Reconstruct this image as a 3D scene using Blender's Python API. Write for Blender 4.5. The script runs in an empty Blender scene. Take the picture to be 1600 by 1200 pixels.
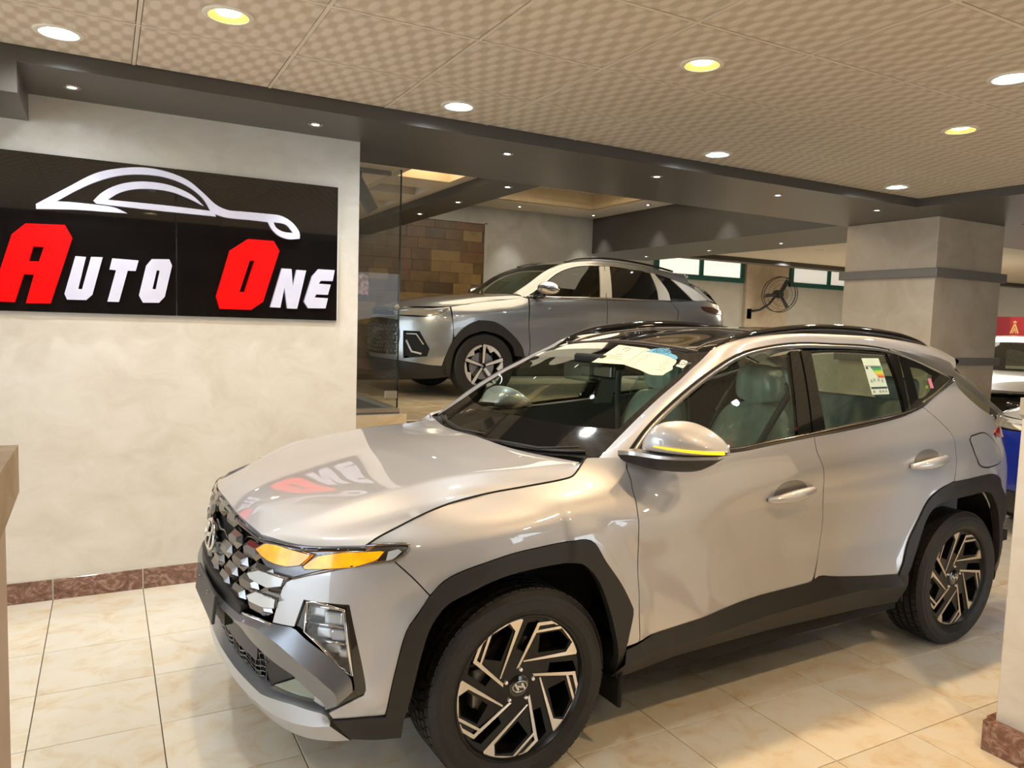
import bpy, bmesh, math, random
import numpy as np
from mathutils import Vector, Matrix
from mathutils.geometry import delaunay_2d_cdt
random.seed(7)
SC = bpy.context.scene; COL = SC.collection
# ---------------------------------------------------------------- camera, light level
cam = bpy.data.cameras.new('camera'); cam_o = bpy.data.objects.new('camera', cam); COL.objects.link(cam_o)
YAW, PIT, ROL = .4974, -.0817, .0318
_f = Vector((math.sin(YAW)*math.cos(PIT), math.cos(YAW)*math.cos(PIT), math.sin(PIT)))
_r = Vector((math.cos(YAW), -math.sin(YAW), 0)); _u = _r.cross(_f)
_r2 = math.cos(ROL)*_r+math.sin(ROL)*_u; _u2 = -math.sin(ROL)*_r+math.cos(ROL)*_u
cam_o.matrix_world = Matrix(((_r2.x, _u2.x, -_f.x, 0), (_r2.y, _u2.y, -_f.y, 0), (_r2.z, _u2.z, -_f.z, 1.6235), (0, 0, 0, 1)))
cam.sensor_width = 36; cam.lens = 1172.36/1600*36; cam.clip_start = .05; cam.clip_end = 200
SC.camera = cam_o
wd = bpy.data.worlds.new('world'); SC.world = wd; wd.use_nodes = True
bg = wd.node_tree.nodes['Background']; bg.inputs[0].default_value = (.80, .90, 1.0, 1); bg.inputs[1].default_value = 2.8
SC.view_settings.view_transform = 'Standard'; SC.view_settings.look = 'None'
SC.view_settings.gamma = 1; SC.view_settings.use_curve_mapping = False; SC.view_settings.exposure = 0.22
def lamp(name, kind, loc, power, color, parent=None, aim=None, size=None, sizey=None, spot=None, blend=.5, radius=.05):
    l = bpy.data.lights.new(name, kind); l.energy = power; l.color = color
    if kind == 'AREA':
        l.shape = 'RECTANGLE'; l.size = size; l.size_y = sizey or size
    else: l.shadow_soft_size = radius
    if kind == 'SPOT': l.spot_size = math.radians(spot); l.spot_blend = blend
    o = bpy.data.objects.new(name, l); COL.objects.link(o); o.location = loc
    if aim is not None: o.rotation_euler = (Vector(aim)-Vector(loc)).to_track_quat('-Z', 'Y').to_euler()
    if parent: o.parent = parent
    return o
# daylight from the open shop front on the left and behind the photographer
lamp('daylight_front', 'AREA', (-4.6, 1.6, 1.5), 40, (.74, .87, 1.0), aim=(1.5, 3.4, .9), size=3.6, sizey=2.4)
# ---------------------------------------------------------------- materials
def col(c): return (c[0], c[1], c[2], 1)
def pm(name, c, rough=.5, metal=0, coat=0, var=.06, scale=8, bump=0, bscale=60, emit=None, es=0, c2=None, spec=None, detail=3, stretch=(1,1,1), ior=0):
    m = bpy.data.materials.new(name); m.use_nodes = True; nt = m.node_tree; N = nt.nodes; L = nt.links; b = N['Principled BSDF']
    geo = N.new('ShaderNodeNewGeometry'); mp = N.new('ShaderNodeMapping'); mp.inputs['Scale'].default_value = stretch
    tc = N.new('ShaderNodeTexCoord'); L.new(tc.outputs['Object'], mp.inputs[0])
    nz = N.new('ShaderNodeTexNoise'); nz.inputs['Scale'].default_value = scale; nz.inputs['Detail'].default_value = detail; L.new(mp.outputs[0], nz.inputs['Vector'])
    rp = N.new('ShaderNodeValToRGB'); c2 = c2 or tuple(min(1, x*(1+var)) for x in c); ca = tuple(x*(1-var) for x in c)
    rp.color_ramp.elements[0].position = .3; rp.color_ramp.elements[1].position = .7
    rp.color_ramp.elements[0].color = col(ca); rp.color_ramp.elements[1].color = col(c2)
    L.new(nz.outputs[0], rp.inputs[0]); L.new(rp.outputs[0], b.inputs['Base Color'])
    b.inputs['Roughness'].default_value = rough; b.inputs['Metallic'].default_value = metal; b.inputs['Coat Weight'].default_value = coat; b.inputs['Coat Roughness'].default_value = .015
    if ior: b.inputs['Coat IOR'].default_value = ior
    if spec is not None: b.inputs['Specular IOR Level'].default_value = spec
    if emit: b.inputs['Emission Color'].default_value = col(emit); b.inputs['Emission Strength'].default_value = es
    if bump:
        n2 = N.new('ShaderNodeTexNoise'); n2.inputs['Scale'].default_value = bscale; L.new(mp.outputs[0], n2.inputs['Vector'])
        bp = N.new('ShaderNodeBump'); bp.inputs['Strength'].default_value = bump; bp.inputs['Distance'].default_value = .003; L.new(n2.outputs[0], bp.inputs['Height']); L.new(bp.outputs[0], b.inputs['Normal'])
    return m
def glassmat(name, tint, refl=1.0, ior=1.5):
    m = bpy.data.materials.new(name); m.use_nodes = True; nt = m.node_tree; N = nt.nodes; L = nt.links; N.remove(N['Principled BSDF'])
    t = N.new('ShaderNodeBsdfTransparent'); t.inputs[0].default_value = col(tint)
    g = N.new('ShaderNodeBsdfGlossy'); g.inputs['Roughness'].default_value = .005; g.inputs['Color'].default_value = (refl, refl, refl, 1)
    ge = N.new('ShaderNodeNewGeometry'); dt = N.new('ShaderNodeVectorMath'); dt.operation = 'DOT_PRODUCT'; L.new(ge.outputs['Normal'], dt.inputs[0]); L.new(ge.outputs['Incoming'], dt.inputs[1])
    def mth(op, a, v):
        n = N.new('ShaderNodeMath'); n.operation = op; L.new(a, n.inputs[0]); n.inputs[1].default_value = v; return n.outputs[0]
    q = mth('ABSOLUTE', dt.outputs['Value'], 0); s1 = N.new('ShaderNodeMath'); s1.operation = 'SUBTRACT'; s1.inputs[0].default_value = 1; L.new(q, s1.inputs[1])
    fr = mth('ADD', mth('MULTIPLY', mth('POWER', s1.outputs[0], 5), .9*refl), .075*refl)
    x = N.new('ShaderNodeMixShader'); L.new(fr, x.inputs[0]); L.new(t.outputs[0], x.inputs[1]); L.new(g.outputs[0], x.inputs[2]); L.new(x.outputs[0], N['Material Output'].inputs[0])
    return m
def stone(name, stops, scale, rough, bump=.05, stretch=(1,1,1), coat=0, distort=1.5, perobj=0.):
    """marble-like clouds and veins in world coordinates"""
    m = bpy.data.materials.new(name); m.use_nodes = True; nt = m.node_tree; N = nt.nodes; L = nt.links; b = N['Principled BSDF']
    geo = N.new('ShaderNodeNewGeometry'); mp = N.new('ShaderNodeMapping'); mp.inputs['Scale'].default_value = stretch; L.new(geo.outputs['Position'], mp.inputs[0])
    oi = N.new('ShaderNodeObjectInfo'); ml = N.new('ShaderNodeVectorMath'); ml.operation = 'SCALE'; ml.inputs[3].default_value = perobj*40
    cb = N.new('ShaderNodeCombineXYZ'); L.new(oi.outputs['Random'], cb.inputs[0]); L.new(oi.outputs['Random'], cb.inputs[1]); L.new(cb.outputs[0], ml.inputs[0]); 
    ad = N.new('ShaderNodeVectorMath'); ad.operation = 'ADD'; L.new(mp.outputs[0], ad.inputs[0]); L.new(ml.outputs[0], ad.inputs[1])
    nz = N.new('ShaderNodeTexNoise'); nz.inputs['Scale'].default_value = scale; nz.inputs['Detail'].default_value = 9; nz.inputs['Roughness'].default_value = .62; nz.inputs['Distortion'].default_value = distort; L.new(ad.outputs[0], nz.inputs['Vector'])
    rp = N.new('ShaderNodeValToRGB'); els = rp.color_ramp.elements
    while len(els) < len(stops): els.new(.5)
    for e, (p, c) in zip(els, stops): e.position = p; e.color = col(c)
    L.new(nz.outputs[0], rp.inputs[0])
    br = N.new('ShaderNodeMath'); br.operation = 'MULTIPLY_ADD'; br.inputs[1].default_value = .10*(1 if perobj else 0); br.inputs[2].default_value = 1-.05*(1 if perobj else 0); L.new(oi.outputs['Random'], br.inputs[0])
    hs = N.new('ShaderNodeHueSaturation'); L.new(br.outputs[0], hs.inputs['Value']); L.new(rp.outputs[0], hs.inputs['Color']); L.new(hs.outputs[0], b.inputs['Base Color'])
    b.inputs['Roughness'].default_value = rough; b.inputs['Coat Weight'].default_value = coat; b.inputs['Coat Roughness'].default_value = .08
    bp = N.new('ShaderNodeBump'); bp.inputs['Strength'].default_value = bump; bp.inputs['Distance'].default_value = .004; L.new(nz.outputs[0], bp.inputs['Height']); L.new(bp.outputs[0], b.inputs['Normal'])
    return m
# ---------------------------------------------------------------- object helpers
def me_from(name, V, F, mat=None, smooth=False, normals=None):
    me = bpy.data.meshes.new(name); me.from_pydata([tuple(map(float, v)) for v in V], [], [tuple(int(i) for i in f) for f in F]); me.update()
    if mat: me.materials.append(mat)
    if smooth or normals is not None: me.polygons.foreach_set('use_smooth', [True]*len(me.polygons))
    if normals is not None: me.normals_split_custom_set_from_vertices([tuple(map(float, n)) for n in normals])
    return me
def ob(name, me, parent=None, loc=None, rot=None):
    o = bpy.data.objects.new(name, me); COL.objects.link(o)
    if parent: o.parent = parent
    if loc is not None: o.location = loc
    if rot is not None: o.rotation_euler = rot
    return o
def empty(name, loc=(0, 0, 0), rz=0, label=None, cat=None, group=None, kind=None):
    o = bpy.data.objects.new(name, None); COL.objects.link(o); o.location = loc; o.rotation_euler = (0, 0, rz); o.empty_display_size = .1
    return tag(o, label, cat, group, kind)
def tag(o, label=None, cat=None, group=None, kind=None):
    if label: o['label'] = label
    if cat: o['category'] = cat
    if group: o['group'] = group
    if kind: o['kind'] = kind
    return o
def bevel_me(me, w, seg=2, ang=30):
    bm = bmesh.new(); bm.from_mesh(me); es = [e for e in bm.edges if len(e.link_faces) == 2 and e.calc_face_angle(0) > math.radians(ang)]
    bmesh.ops.bevel(bm, geom=es, offset=w, segments=seg, affect='EDGES', profile=.5); bm.to_mesh(me); bm.free(); return me
def box_me(name, a, b, mat, bev=0, seg=1):
    x0, y0, z0 = a; x1, y1, z1 = b
    V = [(x0,y0,z0),(x1,y0,z0),(x1,y1,z0),(x0,y1,z0),(x0,y0,z1),(x1,y0,z1),(x1,y1,z1),(x0,y1,z1)]
    F = [(0,3,2,1),(4,5,6,7),(0,1,5,4),(1,2,6,5),(2,3,7,6),(3,0,4,7)]
    me = me_from(name, V, F, mat)
    return bevel_me(me, bev, seg) if bev else me
def box(name, a, b, mat, parent=None, bev=0, seg=1): return ob(name, box_me(name, a, b, mat, bev, seg), parent)
def poly_me(name, loops, thick, mat, to3, bev=0):
    """flat piece cut to an outline (first loop) with holes (others); to3(u, v, w) gives the 3-D point, w from 0 (back) to thick (front)"""
    P, E = [], []
    for lp in loops:
        n0 = len(P); P += [Vector(p) for p in lp]; n = len(lp); E += [(n0+i, n0+(i+1) % n) for i in range(n)]
    vo, eo, fo, ov, oe, of = delaunay_2d_cdt(P, E, [], 0, 1e-6)
    A = [np.array([tuple(p) for p in lp]) for lp in loops]; keep = []
    for f in fo:
        c = sum((vo[i] for i in f), Vector((0, 0)))/len(f)
        s = [sdp(c.x, c.y, a) for a in A]
        if s[0] and not any(s[1:]): keep.append(f)
    V = [to3(v.x, v.y, thick) for v in vo]+[to3(v.x, v.y, 0) for v in vo]; n = len(vo)
    F = list(keep)+[tuple(i+n for i in reversed(f)) for f in keep]
    cnt = {}
    for f in keep:
        for i in range(len(f)): cnt[(f[i], f[(i+1) % len(f)])] = 1
    for (a, b) in list(cnt):
        if (b, a) not in cnt: F.append((b, a, a+n, b+n))
    me = me_from(name, V, F, mat); bm = bmesh.new(); bm.from_mesh(me); bmesh.ops.recalc_face_normals(bm, faces=bm.faces); bm.to_mesh(me); bm.free()
    return me
def sdp(x, y, a):
    ins = False; n = len(a); j = n-1
    for i in range(n):
        if ((a[i][1] > y) != (a[j][1] > y)) and (x < (a[j][0]-a[i][0])*(y-a[i][1])/(a[j][1]-a[i][1])+a[i][0]): ins = not ins
        j = i
    return ins
def tube_me(name, path, r, mat, n=10, closed=False, caps=True):
    P = [Vector(p) for p in path]; V, F = [], []; m = len(P); R = r if hasattr(r, '__len__') else [r]*m; up = None
    for i in range(m):
        d = (P[(i+1) % m]-P[i-1]) if closed else (P[min(i+1, m-1)]-P[max(i-1, 0)]); d.normalize()
        if up is None:
            up = Vector((0, 0, 1)) if abs(d.z) < .9 else Vector((1, 0, 0))
        s = d.cross(up).normalized(); up = s.cross(d).normalized()
        for k in range(n):
            a = 2*math.pi*k/n; V.append(P[i]+(s*math.cos(a)+up*math.sin(a))*R[i])
    for i in range(m if closed else m-1):
        for k in range(n): F.append((i*n+k, i*n+(k+1) % n, ((i+1) % m)*n+(k+1) % n, ((i+1) % m)*n+k))
    if caps and not closed: F += [tuple(reversed(range(n))), tuple(range((m-1)*n, m*n))]
    return me_from(name, V, F, mat, True)
def lathe_me(name, prof, mat, n=32, axis='z', smooth=True):
    V, F = [], []; m = len(prof)
    for k in range(n):
        a = 2*math.pi*k/n; c, s = math.cos(a), math.sin(a)
        for r, h in prof: V.append((r*c, r*s, h) if axis == 'z' else (r*c, h, r*s))
    for k in range(n):
        for i in range(m-1):
            q = (k*m+i, ((k+1) % n)*m+i, ((k+1) % n)*m+i+1, k*m+i+1)
            F.append(q if axis == 'z' else q[::-1])
    me = me_from(name, V, F, mat, smooth)
    if smooth: sharp(me, 35)
    return me
def sharp(me, ang=35):
    bm = bmesh.new(); bm.from_mesh(me)
    for e in bm.edges: e.smooth = not (len(e.link_faces) == 2 and e.calc_face_angle(0) > math.radians(ang))
    bm.to_mesh(me); bm.free(); return me
def join_me(name, mes, mat=None):
    V, F, S = [], [], []
    for me in mes:
        n = len(V); V += [tuple(v.co) for v in me.vertices]; F += [tuple(i+n for i in p.vertices) for p in me.polygons]; S += [p.use_smooth for p in me.polygons]
    o = me_from(name, V, F, mat or (mes[0].materials[0] if mes[0].materials else None)); o.polygons.foreach_set('use_smooth', S); return o
def xf(me, M):
    me.transform(M); return me
# ---------------------------------------------------------------- body surface of the large car
def pchip(xs, ys, q):
    xs = np.asarray(xs, float); ys = np.asarray(ys, float); q = np.clip(np.asarray(q, float), xs[0], xs[-1])
    h = np.diff(xs); dl = np.diff(ys, axis=0) / (h if ys.ndim == 1 else h[:, None])
    m = np.zeros_like(ys); 
    a, b = dl[:-1], dl[1:]
    ok = a * b > 0
    m[1:-1] = np.where(ok, 2 * a * b / np.where(ok, a + b, 1), 0)
    m[0] = dl[0]; m[-1] = dl[-1]
    i = np.clip(np.searchsorted(xs, q, side='right') - 1, 0, len(xs) - 2)
    t = (q - xs[i]) / h[i]; hh = h[i]
    if ys.ndim > 1: t = t[:, None]; hh = hh[:, None]
    return ((2*t**3-3*t**2+1)*ys[i] + (t**3-2*t**2+t)*hh*m[i] + (-2*t**3+3*t**2)*ys[i+1] + (t**3-t**2)*hh*m[i+1])
def crom(pts, n, closed=False):
    """centripetal-ish Catmull-Rom through pts, n samples by arc length"""
    P = np.asarray(pts, float)
    if len(P) == 2:
        t = np.linspace(0, 1, n)[:, None]; return P[0]*(1-t)+P[1]*t
    Q = np.vstack([2*P[0]-P[1], P, 2*P[-1]-P[-2]]); out = []
    for k in range(len(P)-1):
        p0, p1, p2, p3 = Q[k:k+4]
        d1 = max(np.linalg.norm(p1-p0), 1e-9)**.5; d2 = max(np.linalg.norm(p2-p1), 1e-9)**.5; d3 = max(np.linalg.norm(p3-p2), 1e-9)**.5
        m1 = d2*((p1-p0)/d1-(p2-p0)/(d1+d2)+(p2-p1)/d2); m2 = d2*((p2-p1)/d2-(p3-p1)/(d2+d3)+(p3-p2)/d3)
        t = np.linspace(0, 1, 24, endpoint=False)[:, None]
        out.append((2*t**3-3*t**2+1)*p1+(t**3-2*t**2+t)*m1+(-2*t**3+3*t**2)*p2+(t**3-t**2)*m2)
    out.append(P[-1:]); L = np.vstack(out)
    s = np.r_[0, np.cumsum(np.linalg.norm(np.diff(L, axis=0), axis=1))]
    q = np.linspace(0, s[-1], n)
    return np.stack([np.interp(q, s, L[:, k]) for k in range(P.shape[1])], 1)
REF = [(.885,0),(.877,.2),(.850,.4),(.795,.57),(.705,.71),(.575,.82),(.40,.893),(.15,.920),(-.2,.920),(-.6,.912),(-1.3,.908),(-2.0,.912),(-2.6,.922),(-3.0,.908),(-3.25,.845),(-3.43,.715),(-3.53,.51),(-3.585,.26),(-3.60,0)]
_full = [(x, -y) for x, y in REF[8:0:-1]] + REF + [(x, -y) for x, y in REF[-2:-5:-1]]
_L = crom(_full, 1600)
_s = np.r_[0, np.cumsum(np.linalg.norm(np.diff(_L, axis=0), axis=1))]; _s = _s - np.interp(0, _L[:700, 1], _s[:700])
_T = np.gradient(_L, _s, axis=0); 
for _ in range(6): _T[1:-1] = (_T[:-2]+2*_T[1:-1]+_T[2:])/4
_T /= np.linalg.norm(_T, axis=1)[:, None]
_N = np.stack([_T[:, 1], -_T[:, 0]], 1)          # outward
def u_of(i): 
    p = np.array(REF[i]); m = _s > -.02
    return _s[m][np.argmin(np.linalg.norm(_L[m]-p, axis=1))]
ZK = [.15,.20,.30,.45,.60,.75,.85,.90,.95,1.00,1.05,1.10,1.15,1.20,1.35]
ST = { # station index in REF : inward offset (mm) at the heights ZK
 0:[100, 70,30, 2, 0, 8, 28, 50, 80,120,160,210,260,310,500],
 2:[100, 70,30, 2, 0, 8, 28, 50, 80,120,160,210,260,310,500],
 4:[ 90, 60,15, 2, 0, 6, 20, 36, 66,115,165,215,260,310,500],
 6:[ 90, 65,30, 8, 0, 4, 12, 26, 62,120,180,230,280,330,500],
 7:[ 80, 60,30,10, 4, 0,  2,  8, 40,150,240,310,380,450,600],
 8:[ 80, 60,30,12, 8, 3,  0,  0, 10, 45,160,260,340,420,600],
 9:[ 80, 60,30,14,12,10,  2,  0,  4, 12, 26, 46, 70,110,250],
10:[ 80, 60,30,14,14,12, 12,  6,  4, 10, 22, 38, 58, 82,200],
11:[ 80, 60,30,14,14,12,  8,  2,  2,  8, 20, 36, 56, 80,190],
12:[ 80, 60,30,14,10, 4,  0,  0,  4, 12, 26, 44, 66, 90,190],
13:[ 80, 60,30,12, 8, 2,  0,  2,  8, 18, 34, 54, 78,104,210],
14:[ 80, 60,30,12, 6, 2,  2,  6, 14, 26, 44, 66, 92,120,260],
15:[ 80, 60,30,10, 4, 4, 10, 16, 26, 38, 54, 74,104,150,330],
17:[ 80, 60,30, 8, 2, 8, 18, 24, 32, 42, 56, 76,110,160,380],
18:[ 80, 60,30, 8, 2, 8, 18, 24, 32, 42, 56, 76,110,160,380]}
_us = np.array([u_of(i) for i in ST]); 
U0, DU, NU, Z0, DZ, NZ = -1.6, .01, 720, .12, .01, 126
_ug = U0+DU*np.arange(NU); _zg = Z0+DZ*np.arange(NZ)
_rows = np.stack([pchip(ZK, -np.array(v)/1000., _zg) for v in ST.values()])      # station x z
_usx = np.r_[-_us[5:0:-1], _us]; _rowsx = np.vstack([_rows[5:0:-1], _rows])
DG = pchip(_usx, _rowsx, _ug)                        # NU x NZ
def _blur(a, n, ax):
    for _ in range(n):
        p = np.concatenate([a.take([0], ax), a, a.take([-1], ax)], ax)
        k = a.shape[ax]
        a = (p.take(range(k), ax)+2*p.take(range(1, k+1), ax)+p.take(range(2, k+2), ax))/4
    return a
DG = _blur(_blur(DG, 10, 0), 3, 1)
_XG = np.stack([np.interp(_ug, _s, _L[:, 0]), np.interp(_ug, _s, _L[:, 1])], 1)
def sdpoly(px, pz, poly):
    """signed distance to a polygon, + outside"""
    d = np.full(px.shape, 1e9); ins = np.zeros(px.shape, bool); n = len(poly)
    for k in range(n):
        ax, az = poly[k]; bx, bz = poly[(k+1) % n]; ex, ez = bx-ax, bz-az; L2 = ex*ex+ez*ez+1e-12
        t = np.clip(((px-ax)*ex+(pz-az)*ez)/L2, 0, 1); d = np.minimum(d, np.hypot(px-ax-t*ex, pz-az-t*ez))
        c = ((az > pz) != (bz > pz)) & (px < (bx-ax)*(pz-az)/((bz-az) if abs(bz-az) > 1e-12 else 1e-12)+ax); ins ^= c
    return np.where(ins, -d, d)
def feature_grid():
    """flares round the wheel arches and the cut facets of the doors, in body coordinates (x along, z up)"""
    global DG
    X = np.repeat(_XG[:, :1], NZ, 1); Z = np.repeat(_zg[None], NU, 0); side = (_ug > .75)[:, None] & (_ug < 5.1)[:, None]
    F = np.zeros_like(DG)
    for arch in (ARCH_F, ARCH_R):
        sd = sdpoly(X, Z, arch); t = np.clip(1-sd/.085, 0, 1); F += .020*t*t*(3-2*t)*side
    # shoulder crease: the flank tucks in below it
    zc = np.interp(X, [-3.2,-2.947,-2.517,-1.54,-1.033,-.5], [1.12,1.11,1.084,1.022,.963,.90]); w = np.clip((-.86-X)/.22, 0, 1)*np.clip((X+3.4)/.3, 0, 1)
    F -= .024*w*np.clip((zc-Z)/.10, 0, 1)*np.clip((Z-.28)/.35, 0, 1)
    # band that runs from the fender into the arrow tip, then folds down and forward
    zt = np.interp(X, [-.923,-.473,.1], [.960,1.010,1.0]); ln = ((X+.923)*.862-(Z-.96)*.506)
    F += .034*np.clip(ln/.34, 0, 1)*np.clip((zt-Z)/.10, 0, 1)*(X < -.15)*np.clip((Z-.34)/.12, 0, 1)*(1-np.clip((-.46-X)/-.25, 0, 1)*.75)
    # the matching fold ahead of the rear wheel
    ln2 = -((X+2.104)*.652+(Z-.874)*.758)*-1
    ln2 = -(X-np.interp(Z, [.45,.481,.874,.993,1.1], [-1.62,-1.646,-2.104,-2.268,-2.40]))*.66
    F += .030*np.clip(ln2/.30, 0, 1)*np.clip((1.03-Z)/.10, 0, 1)*np.clip((X+2.95)/.3, 0, 1)*np.clip((Z-.34)/.12, 0, 1)
    F = _blur(_blur(F, 1, 0), 1, 1)
    DG = DG+F
def Dq(u, z):
    a = np.clip((np.asarray(u, float)-U0)/DU, 0, NU-1.001); b = np.clip((np.asarray(z, float)-Z0)/DZ, 0, NZ-1.001)
    i = a.astype(int); j = b.astype(int); a = a-i; b = b-j
    return (DG[i, j]*(1-a)+DG[i+1, j]*a)*(1-b)+(DG[i, j+1]*(1-a)+DG[i+1, j+1]*a)*b
def W(u, z, off=0.):
    u = np.asarray(u, float); z = np.asarray(z, float); d = Dq(u, z)+off
    x = np.interp(u, _s, _L[:, 0]); y = np.interp(u, _s, _L[:, 1]); nx = np.interp(u, _s, _N[:, 0]); ny = np.interp(u, _s, _N[:, 1])
    return np.stack([x+nx*d, y+ny*d, z+0*u], -1)
def Wn(u, z):
    e = .008; a = W(u+e, z)-W(u-e, z); b = W(u, z+e)-W(u, z-e); n = np.cross(a, b)
    return n/np.linalg.norm(n, axis=-1, keepdims=True)
# glasshouse side surface
def Gy(x, z):
    x = np.asarray(x, float); z = np.asarray(z, float); t = (z-1.10)/.45
    y = .868-.165*t-.055*t*np.abs(t)
    y = y-.075*np.clip((x+1.25)/.85, 0, 2)**2-.10*np.clip((-1.9-x)/1.3, 0, 2)**2
    return y
# ---------------------------------------------------------------- the room
ZC, ZS, YWALL = 2.812, 2.74, 4.79
plaster = stone('cream plaster', [(.28, (.655,.60,.515)), (.5, (.725,.675,.59)), (.72, (.775,.735,.665))], 4.5, .42, .22, (1,1,1.4), .10, .7)
plaster_tan = stone('tan plaster', [(.25, (.46,.35,.23)), (.5, (.56,.45,.32)), (.75, (.64,.53,.40))], 1.8, .45, .10)
plaster_grey = stone('grey plaster', [(.25, (.36,.32,.25)), (.5, (.44,.40,.33)), (.75, (.52,.48,.40))], 1.5, .4, .10)
white_plaster = stone('off-white plaster', [(.3, (.52,.49,.42)), (.7, (.62,.59,.52))], 1.2, .6, .05)
taupe = pm('taupe paint', (.088,.077,.064), .34, var=.05, scale=2)
dark_taupe = pm('dark taupe paint', (.064,.054,.043), .42, var=.05, scale=2)
trim_grey = pm('grey trim paint', (.20,.175,.145), .45, var=.05)
ceil_cream = pm('cream ceiling paint', (.70,.60,.46), .6, var=.03, scale=2)
marble = stone('cream floor tile', [(.30, (.76,.60,.40)), (.41, (.82,.71,.53)), (.52, (.85,.78,.64)), (.64, (.85,.80,.69)), (.76, (.80,.79,.74))], 6.5, .22, .02, (1,1.15,1), .35, .7, 1)
marble2 = stone('warm floor tile', [(.30, (.62,.44,.24)), (.5, (.76,.60,.38)), (.72, (.84,.74,.56))], 2.6, .24, .02, (.8,1.3,1), .3, 1.2, 1)
brown_wall = pm('dark brown wall paint', (.085,.062,.045), .6, var=.15, scale=2)  # kept dark for contrast in the car's reflections
grout = pm('grout', (.16,.12,.08), .8)
skirt_m = stone('brown marble', [(.30, (.10,.045,.032)), (.46, (.20,.095,.065)), (.56, (.30,.16,.12)), (.64, (.42,.30,.23)), (.70, (.20,.10,.075))], 13, .22, .03, (1,1,1.4), .4, 2.2, 1)
white_line = pm('white sealant', (.62,.57,.49), .6)
def ceiling_tile_mat():
    m = bpy.data.materials.new('patterned ceiling tile'); m.use_nodes = True; nt = m.node_tree; N = nt.nodes; L = nt.links; b = N['Principled BSDF']
    geo = N.new('ShaderNodeNewGeometry'); sx = N.new('ShaderNodeSeparateXYZ'); L.new(geo.outputs['Position'], sx.inputs[0])
    def mth(op, a, bb=None, v=None):
        n = N.new('ShaderNodeMath'); n.operation = op
        for k, q in ((0, a), (1, bb)):
            if q is None: continue
            if isinstance(q, (int, float)): n.inputs[k].default_value = q
            else: L.new(q, n.inputs[k])
        return n.outputs[0]
    T = .6378
    u = mth('MULTIPLY', mth('ADD', sx.outputs[0], .504), 2*math.pi*7.4/T); v = mth('MULTIPLY', mth('ADD', sx.outputs[1], -4.259), math.pi*7/T)
    f = mth('MULTIPLY', mth('COSINE', u), mth('COSINE', v))
    u2 = mth('MULTIPLY', u, 2.0)
    f2 = mth('ADD', f, mth('MULTIPLY', mth('COSINE', u2), .10))
    rp = N.new('ShaderNodeValToRGB'); e = rp.color_ramp.elements; e[0].position = .30; e[0].color = col((.570,.475,.355)); e[1].position = .36; e[1].color = col((.635,.540,.418))
    e2 = rp.color_ramp.elements.new(.55); e2.color = col((.650,.556,.433)); e3 = rp.color_ramp.elements.new(.60); e3.color = col((.735,.645,.520))
    L.new(mth('MULTIPLY', mth('ADD', f2, 1.0), .5), rp.inputs[0]); L.new(rp.outputs[0], b.inputs['Base Color']); b.inputs['Roughness'].default_value = .6
    bp = N.new('ShaderNodeBump'); bp.inputs['Strength'].default_value = .25; bp.inputs['Distance'].default_value = .004; L.new(f2, bp.inputs['Height']); L.new(bp.outputs[0], b.inputs['Normal'])
    return m
tile_c = ceiling_tile_mat(); tbar = pm('ceiling bar paint', (.74,.65,.52), .5); tgap = pm('ceiling void', (.10,.08,.06), .8)
def struct(name, me, label=None, cat=None, parent=None):
    o = ob(name, me, parent)
    if parent is None: tag(o, label, cat, None, 'structure')
    return o
# floor: base slab + separate tiles
floor = struct('floor', box_me('floor', (-9, -5, -.12), (18, 13, -.008), grout), 'pale cream marble tiled floor of the showroom', 'floor')
FX, FY, FT = -.2748, 4.4901, .45
tme = box_me('floor_tile', (.002, -.4477, -.010), (.4490, -.002, 0), marble, .0012)
seq = [tme]
for i in range(-2, 19):
    for j in range(-1, 7):
        if (i > 16 and j > 4) or (j == -1 and i > 3): continue
        if j == -1: me = box_me('floor_tile', (.002, -.4477, -.010), (.4490, -.15, 0), marble, .0012)
        ob('floor_tile', me if j == -1 else tme, floor, (FX+.451*i, FY-.4497*j, 0))
big = box_me('floor_paving', (-9, -5, -.011), (18, 1.34, -.0005), marble); ob('floor_paving', big, floor)['kind'] = 'stuff'
ob('floor_paving', join_me('p', [box_me('p', (FX+.451*19, 1.34, -.011), (18, 12, -.0005), marble), box_me('p', (-9, 1.34, -.011), (FX-.902, 4.79, -.0005), marble)]), floor)['kind'] = 'stuff'
# sign wall with its skirting of marble pieces
wl = struct('wall_left', box_me('wall_left', (-6, YWALL, 0), (1.442, 5.02, ZS), plaster), 'cream plaster wall that carries the black sign board', 'wall')
bb = empty('baseboard_left', (0, 0, 0), label='brown marble skirting along the foot of the cream sign wall', cat='skirting', kind='structure')
xs = [-.2748+.451*k for k in range(-3, 5)]
for k in range(len(xs)-1):
    x1 = min(xs[k+1], 1.442)
    if xs[k] < 1.44: ob('skirting_tile', box_me('skirting_tile', (xs[k]+.004, YWALL-.014, 0), (x1-.004, YWALL, .118), skirt_m, .002), bb)
ob('skirting_joint', box_me('skirting_joint', (-1.6, YWALL-.010, 0), (1.44, YWALL-.001, .124), white_line), bb)
struct('wall_back', join_me('w', [box_me('w', (-9, -3.3, 0), (3.65, -3.1, 3.4), brown_wall), box_me('w', (7.4, -3.3, 0), (18, -3.1, 3.4), brown_wall), box_me('w', (3.65, -3.3, 2.5), (7.4, -3.1, 3.4), brown_wall)]), 'unseen dark brown wall with a street opening set for the car reflections, behind the photographer', 'wall')  # unseen wall; opening placed so the car's side reflects daylight
struct('wall_right', box_me('wall_right', (17.8, -5, 0), (18, 13, 3.4), white_plaster), 'off-white wall at the far right end of the showroom', 'wall')
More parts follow.
